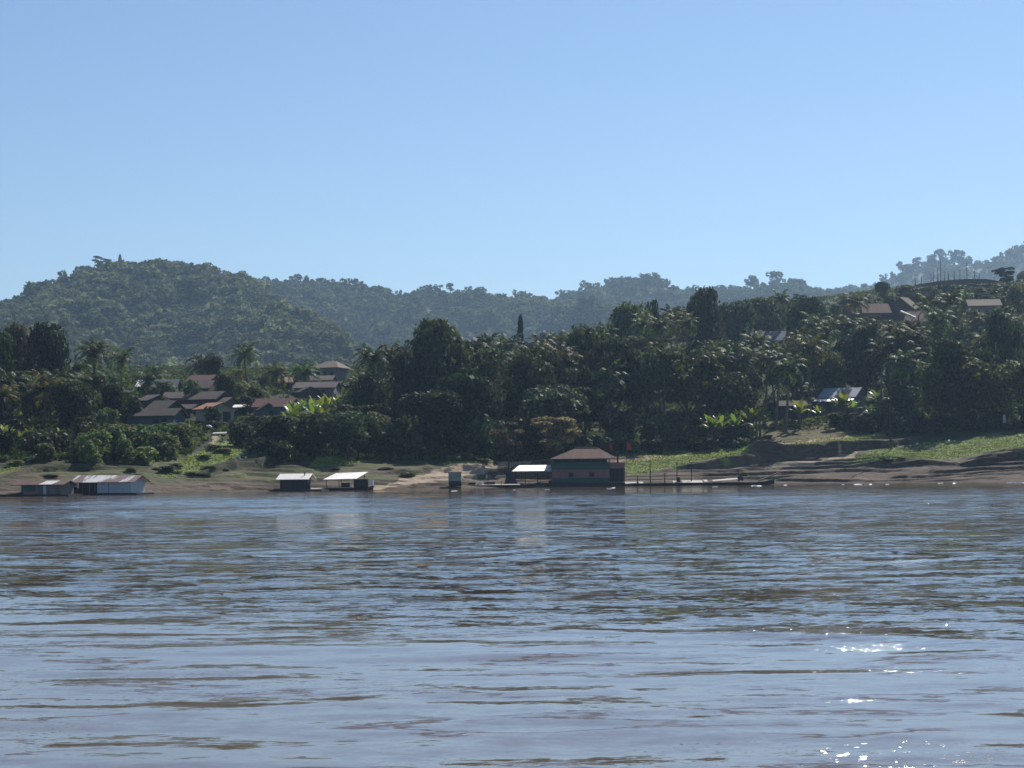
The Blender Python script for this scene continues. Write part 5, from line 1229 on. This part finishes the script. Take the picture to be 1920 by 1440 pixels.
# ------------------------------------------------------------------ labels of the plants: look first, then the thing they stand by
SHORT = [('two storey floating house', 1089, 880), ('cream canopy raft', 998, 890), ('far left rusty roofed floating house', 195, 905), ('brown roofed floating house', 70, 910), ('white roofed floating hut', 552, 900), ('open white shelter', 650, 895), ('landing barge', 1330, 895), ('tin house', 1580, 752), ('dark shed', 1485, 768),
         ('hipped pavilion house', 621, 690), ('orange roofed house', 403, 772), ('two tier red brown roof', 382, 718), ('slate blue roof', 300, 726), ('lowest blue house', 290, 785), ('blue walled house', 518, 768), ('widest brown roof', 388, 750), ('bright tan roof', 540, 712), ('long slate roof', 1348, 645), ('larger slate blue roof', 1433, 645), ('dark red roof', 1627, 588), ('steep gabled house', 1695, 580), ('salmon pink roof', 1721, 604), ('grey walled hilltop house', 1843, 582),
         ('hilltop terrace', 1800, 528), ('green meadow', 1780, 845), ('olive spreading tree', 1042, 815), ('brownish bare tree', 953, 825), ('hilltop tower', 225, 490), ('stepped path', 400, 830), ('grey bank hut', 852, 895), ('pointed tree', 978, 615), ('red flags', 1160, 835), ('tallest tree of the wood', 822, 640), ('utility pole', 1666, 690), ('lone hilltop umbrella tree', 1893, 520), ('tall brown crowned tree', 35, 660), ('low banana row', 50, 815), ('dark tower shaped tree', 1322, 580)]
NOUN = {'broadleaf_tree': 'broadleaf tree', 'coconut_palm': 'coconut palm', 'banana_plant': 'banana plant', 'bush': 'bush', 'low_shrub': 'low shrub', 'feathery_shrub': 'feathery shrub', 'ridge_tree': 'skyline tree', 'spreading_ridge_tree': 'flat topped tree', 'pointed_tree': 'pointed tree', 'olive_tree': 'spreading tree', 'bare_tree': 'bare tree'}
CATS = {'broadleaf_tree': 'tree', 'coconut_palm': 'palm', 'banana_plant': 'banana plant', 'bush': 'bush', 'low_shrub': 'shrub', 'feathery_shrub': 'shrub', 'ridge_tree': 'tree', 'spreading_ridge_tree': 'tree', 'pointed_tree': 'tree', 'olive_tree': 'tree', 'bare_tree': 'tree'}
GRP = {'broadleaf_tree': 'broadleaf trees of the wooded slope', 'coconut_palm': 'coconut palms among the village trees', 'banana_plant': 'banana plants on the bank', 'bush': 'bushes below the trees', 'low_shrub': 'low shrubs on the open bank', 'feathery_shrub': 'pale feathery shrubs below the village', 'ridge_tree': 'trees along the hill skylines'}
ONE = {'pointed_tree': 'narrow pointed tree rising alone above the palms of the wood', 'olive_tree': 'wide olive tree with flat layered crown on the bank', 'bare_tree': 'brownish half bare tree next to the olive layered tree', 'spreading_ridge_tree': 'flat topped open tree on the hilltop beside the dark tower'}
HILLN = {'near_hill': 'tall near hill', 'middle_hill': 'long middle ridge', 'round_hill': 'low rounded hill', 'far_hill': 'high far ridge'}
ORDW = ['', 'second ', 'third ', 'fourth ', 'fifth ', 'sixth ', 'seventh ', 'eighth ', 'ninth ', 'tenth ']
B = {}
for p in PLANTS:
    k = p['kind']
    cy = p['yt'] + 12 if k != 'coconut_palm' else p['yt'] + 20
    if k in ONE: props(p['o'], ONE[k], CATS[k]); continue
    best = None
    for nm, lx, ly in SHORT:
        d = ((p['x'] - lx) ** 2 + ((cy - ly) * 1.2) ** 2) ** .5
        if best is None or d < best[0]: best = (d, nm, lx, ly)
    _d, nm, lx, ly = best
    dx, dy = p['x'] - lx, cy - ly
    if abs(dy) > abs(dx) * .8: rel = 'above the' if dy < 0 else 'below the'
    else: rel = 'left of the' if dx < 0 else 'right of the'
    if k == 'ridge_tree':
        hn = min(RIDGES, key=lambda h_: abs(RIDGES[h_][2] - p['Y'])); key = (k, '', HILLN[hn], '')
    else: key = (k, p['word'] if k not in ('coconut_palm', 'banana_plant') else '', nm, rel)
    B.setdefault(key, []).append(p)
for (k, wd, nm, rel), L in B.items():
    n = len(L); N_ = NOUN[k]; pl = N_ + ('es' if N_.endswith('sh') else 's')
    a = (wd + ' ' + N_).strip()
    if k == 'ridge_tree':
        L.sort(key=lambda p: p['x'])
        for i, p in enumerate(L):
            h = i if i < n - 1 - i else n - 1 - i; side = 'left' if i <= n - 1 - i else 'right'
            if h < 10: t_ = f"{ORDW[h]}skyline tree from the {side} end of the {nm}"
            else: t_ = f"small tree near the middle of the skyline of the {nm}"
            if h == 0: t_ = f"{side}most skyline tree on the {nm}"
            props(p['o'], t_, CATS[k], GRP[k])
        continue
    L.sort(key=lambda p: -p['h'])
    sp = {'coconut_palm': ' with drooping fronds', 'banana_plant': ' with broad upright leaves'}.get(k, '')
    for i, p in enumerate(L):
        if n == 1: t_ = f"{a}{sp} just {rel} {nm}"
        elif i == n - 1 and n > 2: t_ = f"shortest {a} of {['', '', '', 'three', 'four', 'five', 'six', 'seven', 'eight', 'nine', 'ten'][n] if n < 11 else 'the cluster'} {rel} {nm}"
        elif n == 2: t_ = f"{'taller' if i == 0 else 'shorter'} {a} of two {rel} {nm}"
        elif i < 10: t_ = f"{ORDW[i]}tallest {a} {rel} {nm}"
        else: t_ = f"low {a} among many {rel} {nm}"
        props(p['o'], t_, CATS[k], GRP[k])
for o_ in bpy.data.objects:
    if '_s' in o_: del o_['_s']



# ------------------------------------------------------------------ haze
mb = MB(); mb.box(-3000, 3000, -320, 4700, -4.5, 500)
q, n, out = new_mat('haze_air'); pv = nd(n, 'ShaderNodeVolumePrincipled')
pv.inputs['Color'].default_value = (0.50, 0.73, 1.0, 1); pv.inputs['Density'].default_value = HAZE_DENSITY
pv.inputs['Anisotropy'].default_value = 0.42; pv.inputs['Density Attribute'].default_value = ''
n.links.new(pv.outputs[0], out.inputs['Volume'])
props(mb.build('haze', q), kind='stuff')
